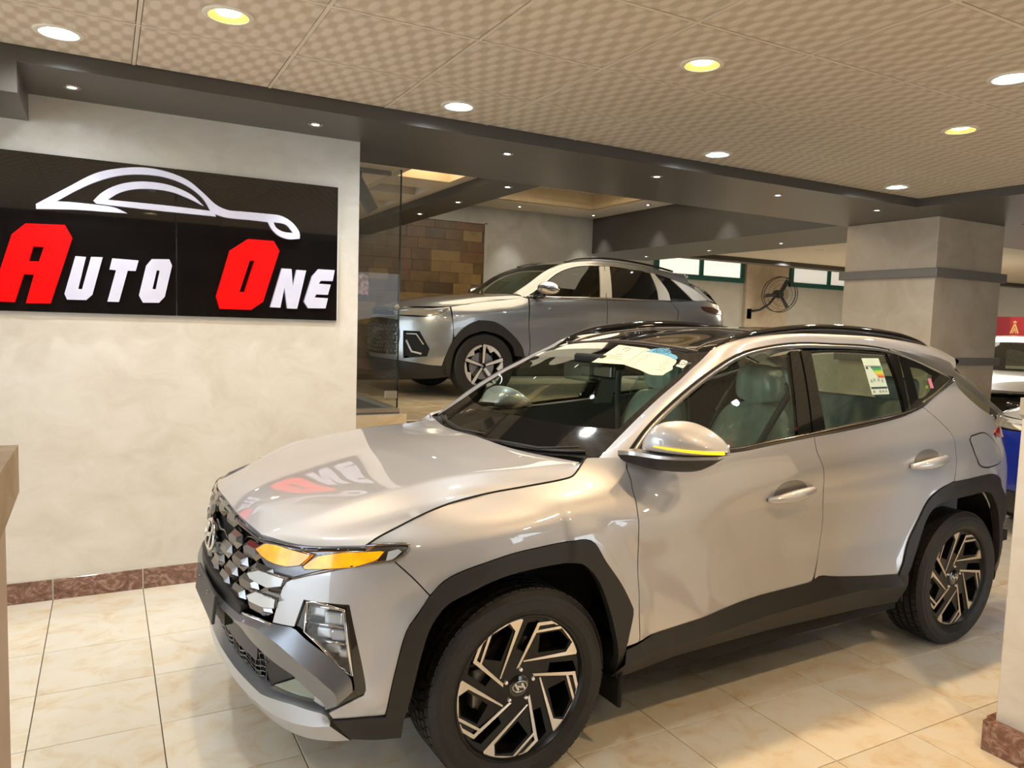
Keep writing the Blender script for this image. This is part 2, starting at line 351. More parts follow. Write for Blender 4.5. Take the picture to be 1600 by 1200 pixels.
# ceiling: metal tray grid with separate tiles
ceiling = struct('ceiling', box_me('ceiling', (-6, -5, ZC+.035), (18, 4.2, ZC+.12), tgap), 'cream suspended ceiling of patterned square tiles', 'ceiling')
CX, CY0, CT = 1.063*-.4743, 1.063*4.0065, .6378
cme = box_me('ceiling_tile', (.011, -CT+.011, ZC), (CT-.011, -.011, ZC+.012), tile_c, .003)
cut = box_me('ceiling_tile', (.011, -CT+.011, ZC), (CT-.011, -.065, ZC+.012), tile_c, .003)
BIG = [(-.164, 3.91, 'c', 'cool white ceiling light over the left end of the black sign'), (.446, 3.296, 'w', 'warm yellow ceiling light in the tile nearest the sign'),
 (1.74, 3.927, 'c', 'cool white ceiling light just above the glass screen'), (2.384, 2.688, 'w', 'warm yellow ceiling light over the parked car windscreen'),
 (3.685, 3.955, 'c', 'cool white ceiling light beside the beam over the car roof'), (4.348, 2.689, 'w', 'warm yellow ceiling light towards the tan pillar'),
 (3.662, 2.047, 'c', 'bluish white ceiling light cut by the right edge of the photo'), (5.624, 3.966, 'c', 'cool white ceiling light nearest the beam corner at the pillar')]
BIG2 = [(.4, 1.5, 'c'), (-1.5, 2.6, 'c'), (4.5, .8, 'c'), (2.5, .7, 'w'), (5.6, 2.0, 'c'), (.5, -.8, 'w'), (3.0, -.8, 'c'), (5.2, -.6, 'w')]
holes = {}
for b_ in BIG+BIG2: holes[(int((b_[0]-CX)//CT), int((CY0-b_[1])//CT))] = b_
for i in range(-2, 18):
    for j in range(0, 9):
        if (i, j) in holes:
            lx, ly = holes[(i, j)][0]-CX-CT*i, holes[(i, j)][1]-CY0+CT*j; y1_ = -.065 if j == 0 else -.011
            ob('ceiling_tile', poly_me('ceiling_tile', [[(.011, -CT+.011), (CT-.011, -CT+.011), (CT-.011, y1_), (.011, y1_)], [(lx+.084*math.cos(a), ly+.084*math.sin(a)) for a in np.linspace(0, 2*math.pi, 33)[:-1]]], .012, tile_c, lambda u, v, w: (u, v, ZC+w)), ceiling, (CX+CT*i, CY0-CT*j, 0)); continue
        o = ob('ceiling_tile', cut if j == 0 else cme, ceiling, (CX+CT*i, CY0-CT*j, 0))
ob('ceiling_bars', join_me('b', [box_me('b', (CX+CT*i-.008, -1.6, ZC-.0005), (CX+CT*i+.008, 4.2, ZC+.012), tbar) for i in range(-2, 19)]+[box_me('b', (-6, CY0-CT*j-.008, ZC-.0003), (11.5, CY0-CT*j+.008, ZC+.012), tbar) for j in range(1, 10)]), ceiling)['kind'] = 'stuff'
# main beam over the sign wall, beams beyond
struct('beam', box_me('beam', (-6, 4.205, ZS), (18, 5.39, 3.35), taupe), 'wide taupe ceiling beam with small spotlights over the sign wall', 'beam')
struct('beam', box_me('beam', (6.76, 5.39, ZS), (8.1, 10.3, 3.35), dark_taupe), 'dark taupe beam between the raised bay and the rear hall', 'beam')
struct('beam', box_me('beam', (2.73, 5.39, ZS), (3.135, 9.95, 3.35), dark_taupe), 'dark beam crossing the raised bay behind the glass', 'beam')
struct('beam', box_me('beam', (6.25, -5, ZS+.0), (7.9, 4.205, 3.3), taupe), 'taupe beam running towards the viewer from the tan pillar', 'beam')
struct('beam', box_me('beam', (-6, 4.204, 2.60), (-.345, 4.789, 3.3), taupe), 'short taupe beam stub at the left end of the sign wall', 'beam')
# raised bay with its own floor, walls, ceiling
ZP = .78
bay = struct('floor_raised', box_me('floor_raised', (1.2, 5.6, 0), (8.0, 9.95, ZP-.008), grout), 'raised floor of the bay behind the glass screen', 'floor')
t2 = box_me('floor_tile', (.0015, -.4485, -.010), (.4495, -.0015, .008), marble2, .0012)
for i in range(0, 12):
    for j in range(0, 9): ob('floor_tile', t2, bay, (1.96+.451*i, 9.95-.451*j, ZP-.008))
wb = struct('wall_far', box_me('wall_far', (-2, 9.951, 0), (6.765, 10.15, 3.5), plaster_grey), 'grey plaster wall at the back of the raised bay', 'wall')
struct('ceiling_bay', join_me('c', [box_me('c', (-2, 5.39, 2.812), (2.15, 9.95, 3.3), ceil_cream), box_me('c', (2.62, 5.39, 2.812), (2.73, 9.95, 3.3), ceil_cream)]
   + [box_me('c', (2.15, a, 2.812), (2.62, b, 3.3), ceil_cream) for a, b in ((5.39, 5.74), (6.08, 6.5), (6.9, 7.4), (7.8, 9.95))]+[box_me('c', (2.1, 5.39, 3.05), (2.7, 9.95, 3.3), ceil_cream)]), 'cream coffered ceiling behind the glass screen', 'ceiling')
wood = pm('light wood moulding', (.62,.46,.25), .4)
struct('ceiling_cove', join_me('c', [box_me('c', (3.135, 9.33, 3.285), (6.76, 9.95, 3.4), ceil_cream), box_me('c', (6.33, 5.39, 3.285), (6.76, 9.33, 3.4), ceil_cream)]), 'cream frame of the ceiling recess over the silver car', 'ceiling')
struct('trim_1', join_me('c', [box_me('c', (3.135, 9.22, 3.30), (6.33, 9.33, 3.36), wood), box_me('c', (6.24, 5.39, 3.30), (6.33, 9.22, 3.36), wood), box_me('c', (3.135, 9.24, 3.36), (6.26, 9.33, 3.52), taupe), box_me('c', (6.26, 5.39, 3.36), (6.33, 9.24, 3.52), taupe)]), 'stepped wooden edge round the ceiling recess', 'trim')
struct('ceiling_recess', box_me('c', (3.0, 5.3, 3.52), (6.5, 9.5, 3.6), tile_c), 'patterned ceiling inside the recess over the silver car', 'ceiling')
# stone cladding: separate blocks
stones = [stone('rust stone %d' % k, s, 3.5, .38, .3, (1,1,1), .1, 1, 1) for k, s in enumerate((
  [(.3, (.09,.048,.014)), (.6, (.155,.085,.028)), (.8, (.21,.13,.05))], [(.3, (.06,.032,.012)), (.6, (.10,.058,.02)), (.8, (.14,.09,.035))],
  [(.3, (.19,.11,.03)), (.6, (.26,.16,.055)), (.8, (.31,.21,.09))], [(.3, (.11,.05,.015)), (.6, (.165,.08,.027)), (.8, (.21,.12,.045))]))]
clad = empty('wall_cladding', (0, 0, 0), label='rust brown stone block panel on the rear wall of the bay', cat='stone panel', kind='structure')
ob('backing', box_me('backing', (1.2, 9.93, ZP), (4.85, 9.952, 3.03), pm('stone mortar', (.10,.06,.025), .8)), clad)
rnd = random.Random(3); z = ZP+.15
while z < 3.03-.02:
    h = .153; x = 1.25
    while x < 4.84:
        w = rnd.choice((.28, .36, .45, .55, .30)); x2 = min(x+w, 4.845)
        if x2-x > .06:
            d = rnd.uniform(.004, .012); ob('stone_block', box_me('stone_block', (x+.0008, 9.93-d, z+.0008), (x2-.0008, 9.931, min(z+h, 3.028)-.0008), rnd.choice(stones+stones[:1]), .0015), clad)
        x = x2
    z += h
ob('edge_strip', box_me('edge_strip', (4.85, 9.90, ZP), (4.885, 9.952, 3.045), plaster_grey), clad)
ob('edge_strip', box_me('edge_strip', (1.2, 9.90, 3.03), (4.885, 9.952, 3.05), plaster_grey), clad)
# tan pillar with two grey bands
pil = struct('pillar', box_me('pillar', (6.85, 4.37, 0), (7.93, 5.36, ZS), plaster_tan, .006, 2), 'square tan plaster pillar with grey bands behind the parked car', 'pillar')
for z0, z1 in ((2.175, 2.262), (1.345, 1.42)): ob('band', box_me('band', (6.81, 4.33, z0), (7.97, 5.40, z1), trim_grey, .008, 2), pil)
# rear hall
struct('wall_rear', box_me('wall_rear', (6.76, 11.5, 0), (18, 11.7, 3.3), white_plaster), 'off-white wall of the rear hall with green windows', 'wall')
struct('ceiling_rear', join_me('c', [box_me('c', (8.1, 5.39, ZC), (18, 9.3, 3.0), tile_c), box_me('c', (8.1, 9.45, 3.15), (18, 11.5, 3.3), white_plaster)]), 'patterned tile ceiling of the rear hall', 'ceiling')
struct('beam', box_me('beam', (8.1, 9.2, 2.74), (18, 9.45, 3.3), dark_taupe), 'dark beam in front of the green windows', 'beam')
struct('trim_2', join_me('c', [box_me('c', (11.62, 11.42, 0), (11.80, 11.5, 3.2), plaster_tan), box_me('c', (11.82, 11.44, 0), (12.85, 11.5, 3.2), white_plaster)]), 'shallow pier on the rear wall behind the fan', 'trim')
green = pm('green window paint', (.012,.105,.085), .35)
frost = bpy.data.materials.new('daylit frosted pane'); frost.use_nodes = True
_b = frost.node_tree.nodes['Principled BSDF']; _w = frost.node_tree.nodes.new('ShaderNodeTexWave'); _w.inputs['Scale'].default_value = 9; _w.inputs['Distortion'].default_value = .6
_r_ = frost.node_tree.nodes.new('ShaderNodeValToRGB'); _r_.color_ramp.elements[0].color = (.55,.50,.40,1); _r_.color_ramp.elements[1].color = (.95,.92,.82,1)
_tc = frost.node_tree.nodes.new('ShaderNodeTexCoord'); frost.node_tree.links.new(_tc.outputs['Object'], _w.inputs[0]); frost.node_tree.links.new(_w.outputs[0], _r_.inputs[0]); frost.node_tree.links.new(_r_.outputs[0], _b.inputs['Emission Color']); _b.inputs['Emission Strength'].default_value = 1.0
frost2 = frost.copy(); frost2.node_tree.nodes['Principled BSDF'].inputs['Emission Strength'].default_value = .55
def green_window(name, x0, x1, splits, label, mats):
    w = empty(name, (0, 0, 0), label=label, cat='window', kind='structure')
    z0, z1, y = 2.58, 3.05, 11.5; ob('window_frame', join_me('f', [box_me('f', (x0, y-.06, z0), (x1, y+.01, z0+.10), green, .006), box_me('f', (x0, y-.06, z1-.05), (x1, y+.01, z1), green)]+[box_me('f', (a-.05, y-.055, z0), (a+.05, y+.01, z1), green, .006) for a in [x0+.05]+splits+[x1-.05]]), w)
    ed = [x0+.05]+splits+[x1-.05]
    for k in range(len(ed)-1): ob('pane', box_me('pane', (ed[k]+.05, y-.02, z0+.10), (ed[k+1]-.05, y-.005, z1-.05), mats[k % len(mats)]), w)
green_window('window_1', 9.25, 11.58, [10.42], 'green framed high window left of the fan', [frost, frost])
green_window('window_2', 12.93, 15.2, [14.15], 'green framed high window right of the fan beside the pillar', [frost2, frost2])
green_window('window_3', 16.2, 17.7, [16.9], 'green framed high window right of the tan pillar', [frost, frost])
# glass screen at the side of the bay
alu = pm('brushed aluminium rail', (.46,.40,.32), .35, .6)
clear = glassmat('clear glass', (.985, .99, .975), .45)
edge_g = pm('dark green glass edge', (.01,.02,.015), .15)
curb = struct('curb', box_me('curb', (1.0, 5.43, ZP), (1.975, 9.0, .915), pm('grey landing', (.10,.098,.10), .5)), 'low grey landing behind the glass screen', 'curb')
gs = empty('glass_screen', (1.96, 5.45, .915), label='frameless clear glass screen beside the cream wall end', cat='glass screen', kind='structure')
ob('pane', box_me('pane', (-.52, -.006, .03), (-.004, .006, 1.82), clear), gs)
ob('pane', box_me('pane', (-.010, .006, .03), (.002, 3.2, 1.82), clear), gs)
ob('glass_edge', box_me('glass_edge', (-.004, -.007, .03), (.004, .007, 1.82), edge_g), gs)
ob('knob', lathe_me('knob', [(.0005, -.012), (.02, -.010), (.022, .004), (.0005, .004)], alu, 16, 'y'), gs).location = (-.02, -.006, .80)
ob('patch_fitting', box_me('patch_fitting', (-.10, -.014, .10), (-.004, .014, .16), alu, .004), gs)
ob('sticker', poly_me('sticker', [[(-.33,.88),(-.245,.88),(-.24,.95),(-.25,1.02),(-.29,1.035),(-.33,1.02),(-.335,.95)]], .001, pm('pale pink crest', (.36,.26,.26), .5, c2=(.62,.50,.52), var=.3, scale=40), lambda u, v, w: (u, -.008-w, v)), gs)
ob('rail', box_me('rail', (-.9, -.02, 0), (.012, .02, .03), alu), gs); ob('rail', box_me('rail', (-.022, .02, 0), (.012, 3.2, .03), alu), gs)
struct('step', box_me('step', (1.0, 5.395, .60), (2.02, 5.43, .90), marble2), 'cream tiled step below the glass screen', 'step')
# low gate posts in the foreground
brown = pm('post paint shaded tan', (.33,.235,.155), .45, var=.08, scale=4)  # tan carries the shade on the post's unlit side
lp = struct('post', None, None) if False else empty('gate_post', (0, 0, 0), label='gate post, unlit side coloured tan, with stepped cap at the left edge of the photo', cat='post', kind='structure')
ob('shaft', box_me('shaft', (-.8, 1.3, 0), (-.163, 1.6, 1.28), brown, .004), lp)
def cap_me(x0, x1, y0, y1, z0, zm, z1, m, o=.022):
    V = [(x0, y0, z0), (x1, y0, z0), (x1, y1, z0), (x0, y1, z0)]+[(x0-o, y0-o, zm), (x1+o, y0-o, zm), (x1+o, y1+o, zm), (x0-o, y1+o, zm)]+[(x0-o, y0-o, z1), (x1+o, y0-o, z1), (x1+o, y1+o, z1), (x0-o, y1+o, z1)]
    F = [(0,3,2,1), (8,9,10,11)]+[(a+k, a+(k+1) % 4, a+4+(k+1) % 4, a+4+k) for a in (0, 4) for k in range(4)]
    return me_from('cap', V, F, m)
ob('cap', cap_me(-.8, -.165, 1.3, 1.6, 1.22, 1.285, 1.372, stone('ochre cap', [(.3, (.20,.12,.035)), (.6, (.28,.20,.095)), (.8, (.33,.265,.175))], 7, .5, .2)), lp)
rp_ = empty('gate_post', (0, 0, 0), label='cream gate post with marble skirting at the right edge of the photo', cat='post', kind='structure')
ob('shaft', box_me('shaft', (3.075, -.2, 0), (3.5, 1.575, 1.34), plaster, .004), rp_)
ob('cap', cap_me(3.08, 3.5, -.2, 1.57, 1.31, 1.335, 1.40, plaster_grey, .012), rp_)
for k in range(3): ob('skirting_tile', box_me('skirting_tile', (3.03, 1.60-.45*(k+1)+.004, 0), (3.075, 1.60-.45*k-.001, .122), skirt_m, .003), rp_)
ob('skirting_tile', box_me('skirting_tile', (3.075, 1.575, 0), (3.5, 1.61, .122), skirt_m, .003), rp_)
# ---------------------------------------------------------------- ceiling lamps
white_ring = pm('white lamp ring', (.80,.74,.62), .35)
def emit(name, c, s): return pm(name, (.8, .8, .8), .4, emit=c, es=s)
cool_e, warm_e, spot_e = emit('cool lamp glass', (.86, .97, 1.0), 14), emit('warm lamp glass', (1.0, .80, .42), 14), emit('small spot glass', (.90, .96, 1.0), 16)
cool_c, warm_c = pm('cool lit reflector', (.62,.72,.70), .2, .3), pm('warm lit reflector', (.85,.66,.28), .2, .3)
ring_me = lathe_me('ring', [(.076, .004), (.078, -.006), (.092, -.007), (.099, -.003), (.100, .003)], white_ring, 36)
_cup = lambda m: lathe_me('reflector', [(.077, -.004), (.066, .010), (.050, .02)], m, 36)
_dsk = lambda m: lathe_me('lamp_glass', [(.0005, .004), (.025, .0045), (.045, .008), (.052, .02)], m, 28)
cups = {'c': _cup(cool_c), 'w': _cup(warm_c)}; dsks = {'c': _dsk(cool_e), 'w': _dsk(warm_e)}
def downlight(x, y, z, k, label, power, rear=False):
    t = empty('downlight', (x, y, z), label=label, cat='ceiling light', group='large round ceiling lights')
    ob('ring', ring_me, t); ob('reflector', cups[k], t); ob('lamp_glass', dsks[k], t)
    lamp('bulb', 'SPOT', (0, 0, -.012), power, ((1.0, .77, .47) if x < 2 else (1.0, .68, .36)) if k == 'w' else (.92, .97, 1.0), t, spot=165, blend=.6, radius=.05); return t
for x, y, k, lab in BIG: downlight(x, y, ZC, k, lab, (40 if x != 3.662 else 14) if k == 'c' else (50 if x < 2 else 95))
for (x, y, k), lab in zip(BIG2, ('cool ceiling light straight above the viewer', 'cool ceiling light near the left gate post', 'cool ceiling light beyond the right gate post', 'warm ceiling light between the gate posts', 'cool ceiling light beside the crossing beam', 'warm ceiling light behind the viewer', 'cool ceiling light before the street entrance', 'warm ceiling light by the brown wall')):
    downlight(x, y, ZC, k, lab, (30 if k == 'c' and x < 2 else 12 if k == 'c' else 80)*(1 if y > .5 else .45))
for x, y, k, lab in ((9.06, 7.54, 'w', 'warm ceiling light of the rear hall left of the pillar'), (10.22, 9.1, 'c', 'ceiling light of the rear hall above the fan'), (11.5, 6.6, 'c', 'ceiling light right of the tan pillar')):
    downlight(x, y, ZC, k, lab, 30)
spot_ring = lathe_me('ring', [(.024, .002), (.026, -.004), (.038, -.005), (.043, 0)], pm('steel spot ring', (.42,.40,.36), .25, .8), 24)
spot_dsk = lathe_me('lamp_glass', [(.0005, -.002), (.020, -.001), (.025, .002)], spot_e, 20)
def spot(x, y, z, label, power=6):
    t = empty('spotlight', (x, y, z), label=label, cat='spotlight', group='small recessed spotlights')
    ob('ring', spot_ring, t); ob('lamp_glass', spot_dsk, t)
    lamp('bulb', 'SPOT', (0, 0, -.008), power, (.90, .95, 1.0), t, spot=70, blend=.8, radius=.02)
for k, x in enumerate((-.137, 1.092, 2.362, 3.625, 4.894, 6.158)):
    spot(x, 4.52, ZS, 'small spotlight in the main beam, '+('over the left part of the sign', 'over the right part of the sign', 'above the glass screen', 'between glass screen and dark beam', 'second from the tan pillar', 'next to the tan pillar')[k], 34 if k < 2 else 16)
for k, y in enumerate((5.6, 6.6, 7.59)): spot(2.94, y, ZS, 'small spotlight in the dark bay beam, '+('nearest the main beam', 'in the middle', 'nearest the stone wall')[k], 10)
for k, (x, y) in enumerate(((5.257, 9.623), (6.546, 9.633), (6.548, 8.325), (6.548, 7.0))): spot(x, y, 3.285, 'small spotlight in the cream ceiling frame, '+('left along the back wall', 'in the corner', 'on the right side', 'hidden behind the main beam')[k], 45)
for k, y in enumerate((9.65, 8.23, 6.92)): spot(7.6, y, ZS, 'small spotlight under the dark beam, '+('farthest, by the green window', 'middle one', 'nearest the tan pillar')[k], 8)
lamp('bay_glow', 'AREA', (4.6, 7.4, 3.45), 45, (1.0, .84, .60), aim=(4.6, 7.4, 0), size=2.6, sizey=2.6)
lamp('coffer_glow', 'AREA', (2.38, 5.92, 3.0), 1.6, (1.0, .78, .42), aim=(2.38, 5.92, 0), size=.4, sizey=.25)
lamp('hall_glow', 'AREA', (12.5, 8.0, 2.7), 130, (1.0, .93, .80), aim=(12.5, 8.0, 0), size=5, sizey=2.5)
# track spots behind the glass
tl = empty('track_light', (1.80, 5.95, 2.80), label='grey adjustable track spotlight behind the glass', cat='track light')
gm = pm('grey lamp metal', (.24,.22,.18), .4, .3)
ob('track', box_me('track', (-.9, -.02, -.02), (.25, .02, .012), gm), tl)
ob('arm', tube_me('arm', [(0, 0, -.01), (0, 0, -.09)], .01, gm), tl)
ob('head', xf(box_me('head', (-.05, -.03, -.14), (.05, .03, .14), gm, .008), Matrix.Translation((.03, 0, -.20)) @ Matrix.Rotation(math.radians(-32), 4, 'Y')), tl)
tl2 = empty('track_light', (1.60, 5.75, 2.78), label='second grey track spotlight beside the wall end', cat='track light')
ob('arm', tube_me('arm', [(0, 0, .03), (0, 0, -.10)], .01, gm), tl2)
ob('head', xf(box_me('head', (-.05, -.03, -.13), (.05, .03, .13), gm, .008), Matrix.Translation((.02, 0, -.24)) @ Matrix.Rotation(math.radians(-25), 4, 'Y')), tl2)
lamp('beam_light', 'SPOT', (.08, .06, -.32), 60, (1.0, .86, .62), tl, spot=95, blend=.8, radius=.06); bpy.data.objects['beam_light'].rotation_euler = (math.radians(58), 0, math.radians(-20))
# ---------------------------------------------------------------- sign board
gloss_black = pm('glossy black acrylic', (.006,.005,.005), .03, coat=1.0, var=.2)
sg = empty('sign_board', (0, 0, 0), label='long black sign reading AUTO ONE with a white car outline', cat='sign')
ob('panel', box_me('panel', (.363, YWALL-.03, 1.60), (1.297, YWALL, 2.435), gloss_black, .002), sg)
ob('panel', box_me('panel', (-.95, YWALL-.03, 1.60), (.3605, YWALL, 2.435), gloss_black, .002), sg)
ob('edge_trim', box_me('edge_trim', (1.297, YWALL-.028, 1.598), (1.303, YWALL, 2.437), pm('white edge', (.75,.72,.68), .4)), sg)
red = pm('red lit acrylic', (.62,.001,.001), .5, emit=(1, 0, 0), es=.60, spec=.15); lilac = pm('white lit acrylic', (.56,.55,.65), .35, emit=(.80, .80, 1), es=.15)
SIGN = {
 'A': [[(-0.527,1.648),(-0.425,1.999),(-0.363,2.06),(-0.186,2.068),(-0.153,2.003),(-0.259,1.647),(-0.369,1.644),(-0.33,1.797),(-0.377,1.797),(-0.42,1.648)],[(-0.333,1.945),(-0.283,1.945),(-0.307,1.866),(-0.354,1.865)]],
 'U': [[(-0.14,1.907),(-0.09,1.906),(-0.129,1.731),(-0.111,1.73),(-0.066,1.908),(-0.01,1.91),(-0.062,1.703),(-0.092,1.672),(-0.182,1.671),(-0.194,1.701)]],
 'T': [[(0.036,1.907),(0.167,1.904),(0.152,1.845),(0.112,1.844),(0.067,1.668),(0.01,1.668),(0.054,1.843),(0.022,1.845)]],
 'o': [[(0.233,1.916),(0.324,1.921),(0.338,1.886),(0.299,1.707),(0.269,1.672),(0.187,1.669),(0.167,1.709),(0.205,1.878)],[(0.259,1.855),(0.274,1.854),(0.253,1.747),(0.236,1.749)]],
 'O': [[(0.75,2.068),(0.899,2.068),(0.932,2.012),(0.838,1.701),(0.769,1.65),(0.595,1.65),(0.575,1.722),(0.651,1.994)],[(0.762,1.946),(0.792,1.944),(0.733,1.753),(0.702,1.754)]],
 'N': [[(0.95,1.908),(1.008,1.908),(1.017,1.799),(1.039,1.905),(1.097,1.904),(1.044,1.666),(0.985,1.666),(0.967,1.797),(0.943,1.669),(0.883,1.67)]],
 'E': [[(1.174,1.917),(1.275,1.917),(1.263,1.848),(1.189,1.846),(1.175,1.827),(1.251,1.826),(1.234,1.761),(1.161,1.76),(1.151,1.741),(1.234,1.739),(1.22,1.675),(1.113,1.672),(1.087,1.711),(1.135,1.87)]]}
def smooth_loop(pts, ang=38, n=5):
    """round the gentle corners of an outline, keep the sharp ones"""
    P = [np.array(p, float) for p in pts]; m = len(P); c = []
    for i in range(m):
        a = P[i]-P[i-1]; b = P[(i+1) % m]-P[i]; t = abs(math.degrees(math.atan2(a[0]*b[1]-a[1]*b[0], a@b))); c.append(t > ang)
    if not any(c): c[0] = True
    st = c.index(True); out = []; seg = [P[st]]
    for k in range(1, m+1):
        i = (st+k) % m; seg.append(P[i])
        if c[i]:
            out += [tuple(q) for q in (crom(seg, (len(seg)-1)*n+1)[:-1] if len(seg) > 2 else seg[:-1])]; seg = [P[i]]
    return out
on_wall = lambda u, v, w: (u, YWALL-.03-w, v)
for k, lp_ in SIGN.items():
    th = .035 if k in 'AO' else .022
    o = ob('letter', poly_me('letter', lp_, th, red if k in 'AO' else lilac, on_wall), sg)
    if k in 'AO': o['label'] = 'large red letter '+k
D1 = [(-0.317,2.167),(-0.175,2.267),(-0.036,2.361),(0.073,2.399),(0.196,2.419),(0.311,2.411),(0.423,2.375),(0.507,2.311),(0.574,2.253),(0.636,2.229),(0.725,2.228),(0.854,2.228),(0.947,2.223),(1.015,2.186),(1.056,2.13),(1.056,2.096),(0.988,2.088),(0.928,2.106),(0.888,2.143),(0.868,2.18),(0.776,2.183),(0.624,2.186),(0.55,2.205),(0.501,2.284),(0.417,2.345),(0.311,2.378),(0.196,2.381),(0.084,2.363),(-0.026,2.32),(-0.133,2.256),(-0.223,2.191),(-0.145,2.193),(-0.038,2.191),(0.049,2.185),(0.113,2.16),(0.016,2.158),(-0.124,2.156),(-0.316,2.142)]
D2 = [(-0.051,2.212),(-0.016,2.254),(0.039,2.295),(0.117,2.328),(0.219,2.344),(0.334,2.336),(0.44,2.297),(0.507,2.24),(0.428,2.274),(0.334,2.302),(0.23,2.306),(0.139,2.293),(0.072,2.266),(0.017,2.224),(0.105,2.224),(0.333,2.222),(0.56,2.214),(0.575,2.186),(0.501,2.187),(0.263,2.19),(0.082,2.194),(-0.038,2.198)]
DL = [(0.899,2.183),(0.974,2.174),(1.018,2.127),(0.954,2.131),(0.914,2.152)]
ob('car_outline', poly_me('car_outline', [smooth_loop(D1), smooth_loop(DL, 60)], .020, lilac, on_wall), sg)
ob('car_outline', poly_me('car_outline', [smooth_loop(D2)], .018, lilac, on_wall), sg)
# ---------------------------------------------------------------- wall fan
fm = pm('black fan metal', (.02,.02,.02), .4); fan = empty('wall_fan', (12.19, 11.05, 2.37), label='black industrial wall fan with wire cage between the green windows', cat='fan')
R_ = Matrix.Rotation(math.radians(-22), 4, 'Z') @ Matrix.Rotation(math.radians(8), 4, 'X')
wires = []
for r, d in ((.36, .0), (.36, .10), (.30, -.045), (.22, -.06), (.12, -.07)): wires.append(tube_me('w', [(r*math.cos(a), d-.05, r*math.sin(a)) for a in np.linspace(0, 2*math.pi, 40)[:-1]], .008 if r == .36 else .003, fm, 5, True))
for a in np.linspace(0, 2*math.pi, 37)[:-1]: wires.append(tube_me('w', [(.05*math.cos(a), -.125, .05*math.sin(a)), (.22*math.cos(a), -.112, .22*math.sin(a)), (.36*math.cos(a), -.05, .36*math.sin(a))], .0028, fm, 4))
ob('cage', xf(join_me('cage', wires, fm), R_), fan)
for k in range(3):
    a = math.radians(68+120*k); M = R_ @ Matrix.Rotation(-a, 4, 'Y')
    V = [(.05, -.02, -.03), (.31, -.03, -.055), (.33, 0, .03), (.05, .02, .035)]; V += [(x, y+.006, zz) for x, y, zz in V]
    ob('blade', xf(me_from('blade', V, [(0,1,2,3), (7,6,5,4), (0,4,5,1), (1,5,6,2), (2,6,7,3), (3,7,4,0)], fm), M), fan)
ob('motor', xf(lathe_me('motor', [(.001, -.07), (.06, -.065), (.075, 0), (.085, .05), (.08, .16), (.04, .20), (.001, .20)], fm, 20, 'y'), R_), fan)
ob('bracket', tube_me('bracket', [(0, .12, -.04), (-.06, .22, -.20), (-.22, .30, -.32), (-.42, .38, -.36)], .022, fm), fan)
ob('wall_plate', box_me('wall_plate', (-.52, .37, -.52), (-.38, .449, -.30), fm, .006), fan)
# ---------------------------------------------------------------- panels cut from a body surface
def densify(P, res):
    out = []; n = len(P)
    for i in range(n):
        a, b = np.array(P[i], float), np.array(P[(i+1) % n], float); k = max(1, int(np.ceil(np.linalg.norm(b-a)/res)))
        out += [tuple(a+(b-a)*j/k) for j in range(k)]
    return out
def area2(P):
    P = np.array(P); return .5*np.sum(P[:, 0]*np.roll(P[:, 1], -1)-np.roll(P[:, 0], -1)*P[:, 1])
def inset(P, g):
    P = [np.array(p, float) for p in P]; n = len(P); s = 1 if area2(P) > 0 else -1; out = []
    for i in range(n):
        a = P[i]-P[i-1]; b = P[(i+1) % n]-P[i]; la, lb = np.linalg.norm(a)+1e-9, np.linalg.norm(b)+1e-9
        na = np.array([-a[1], a[0]])/la*s; nb = np.array([-b[1], b[0]])/lb*s; m = na+nb; l = np.linalg.norm(m)
        m = m/l if l > 1e-6 else na; out.append(tuple(P[i]+m*g/max(.35, float(m@na))))
    return out
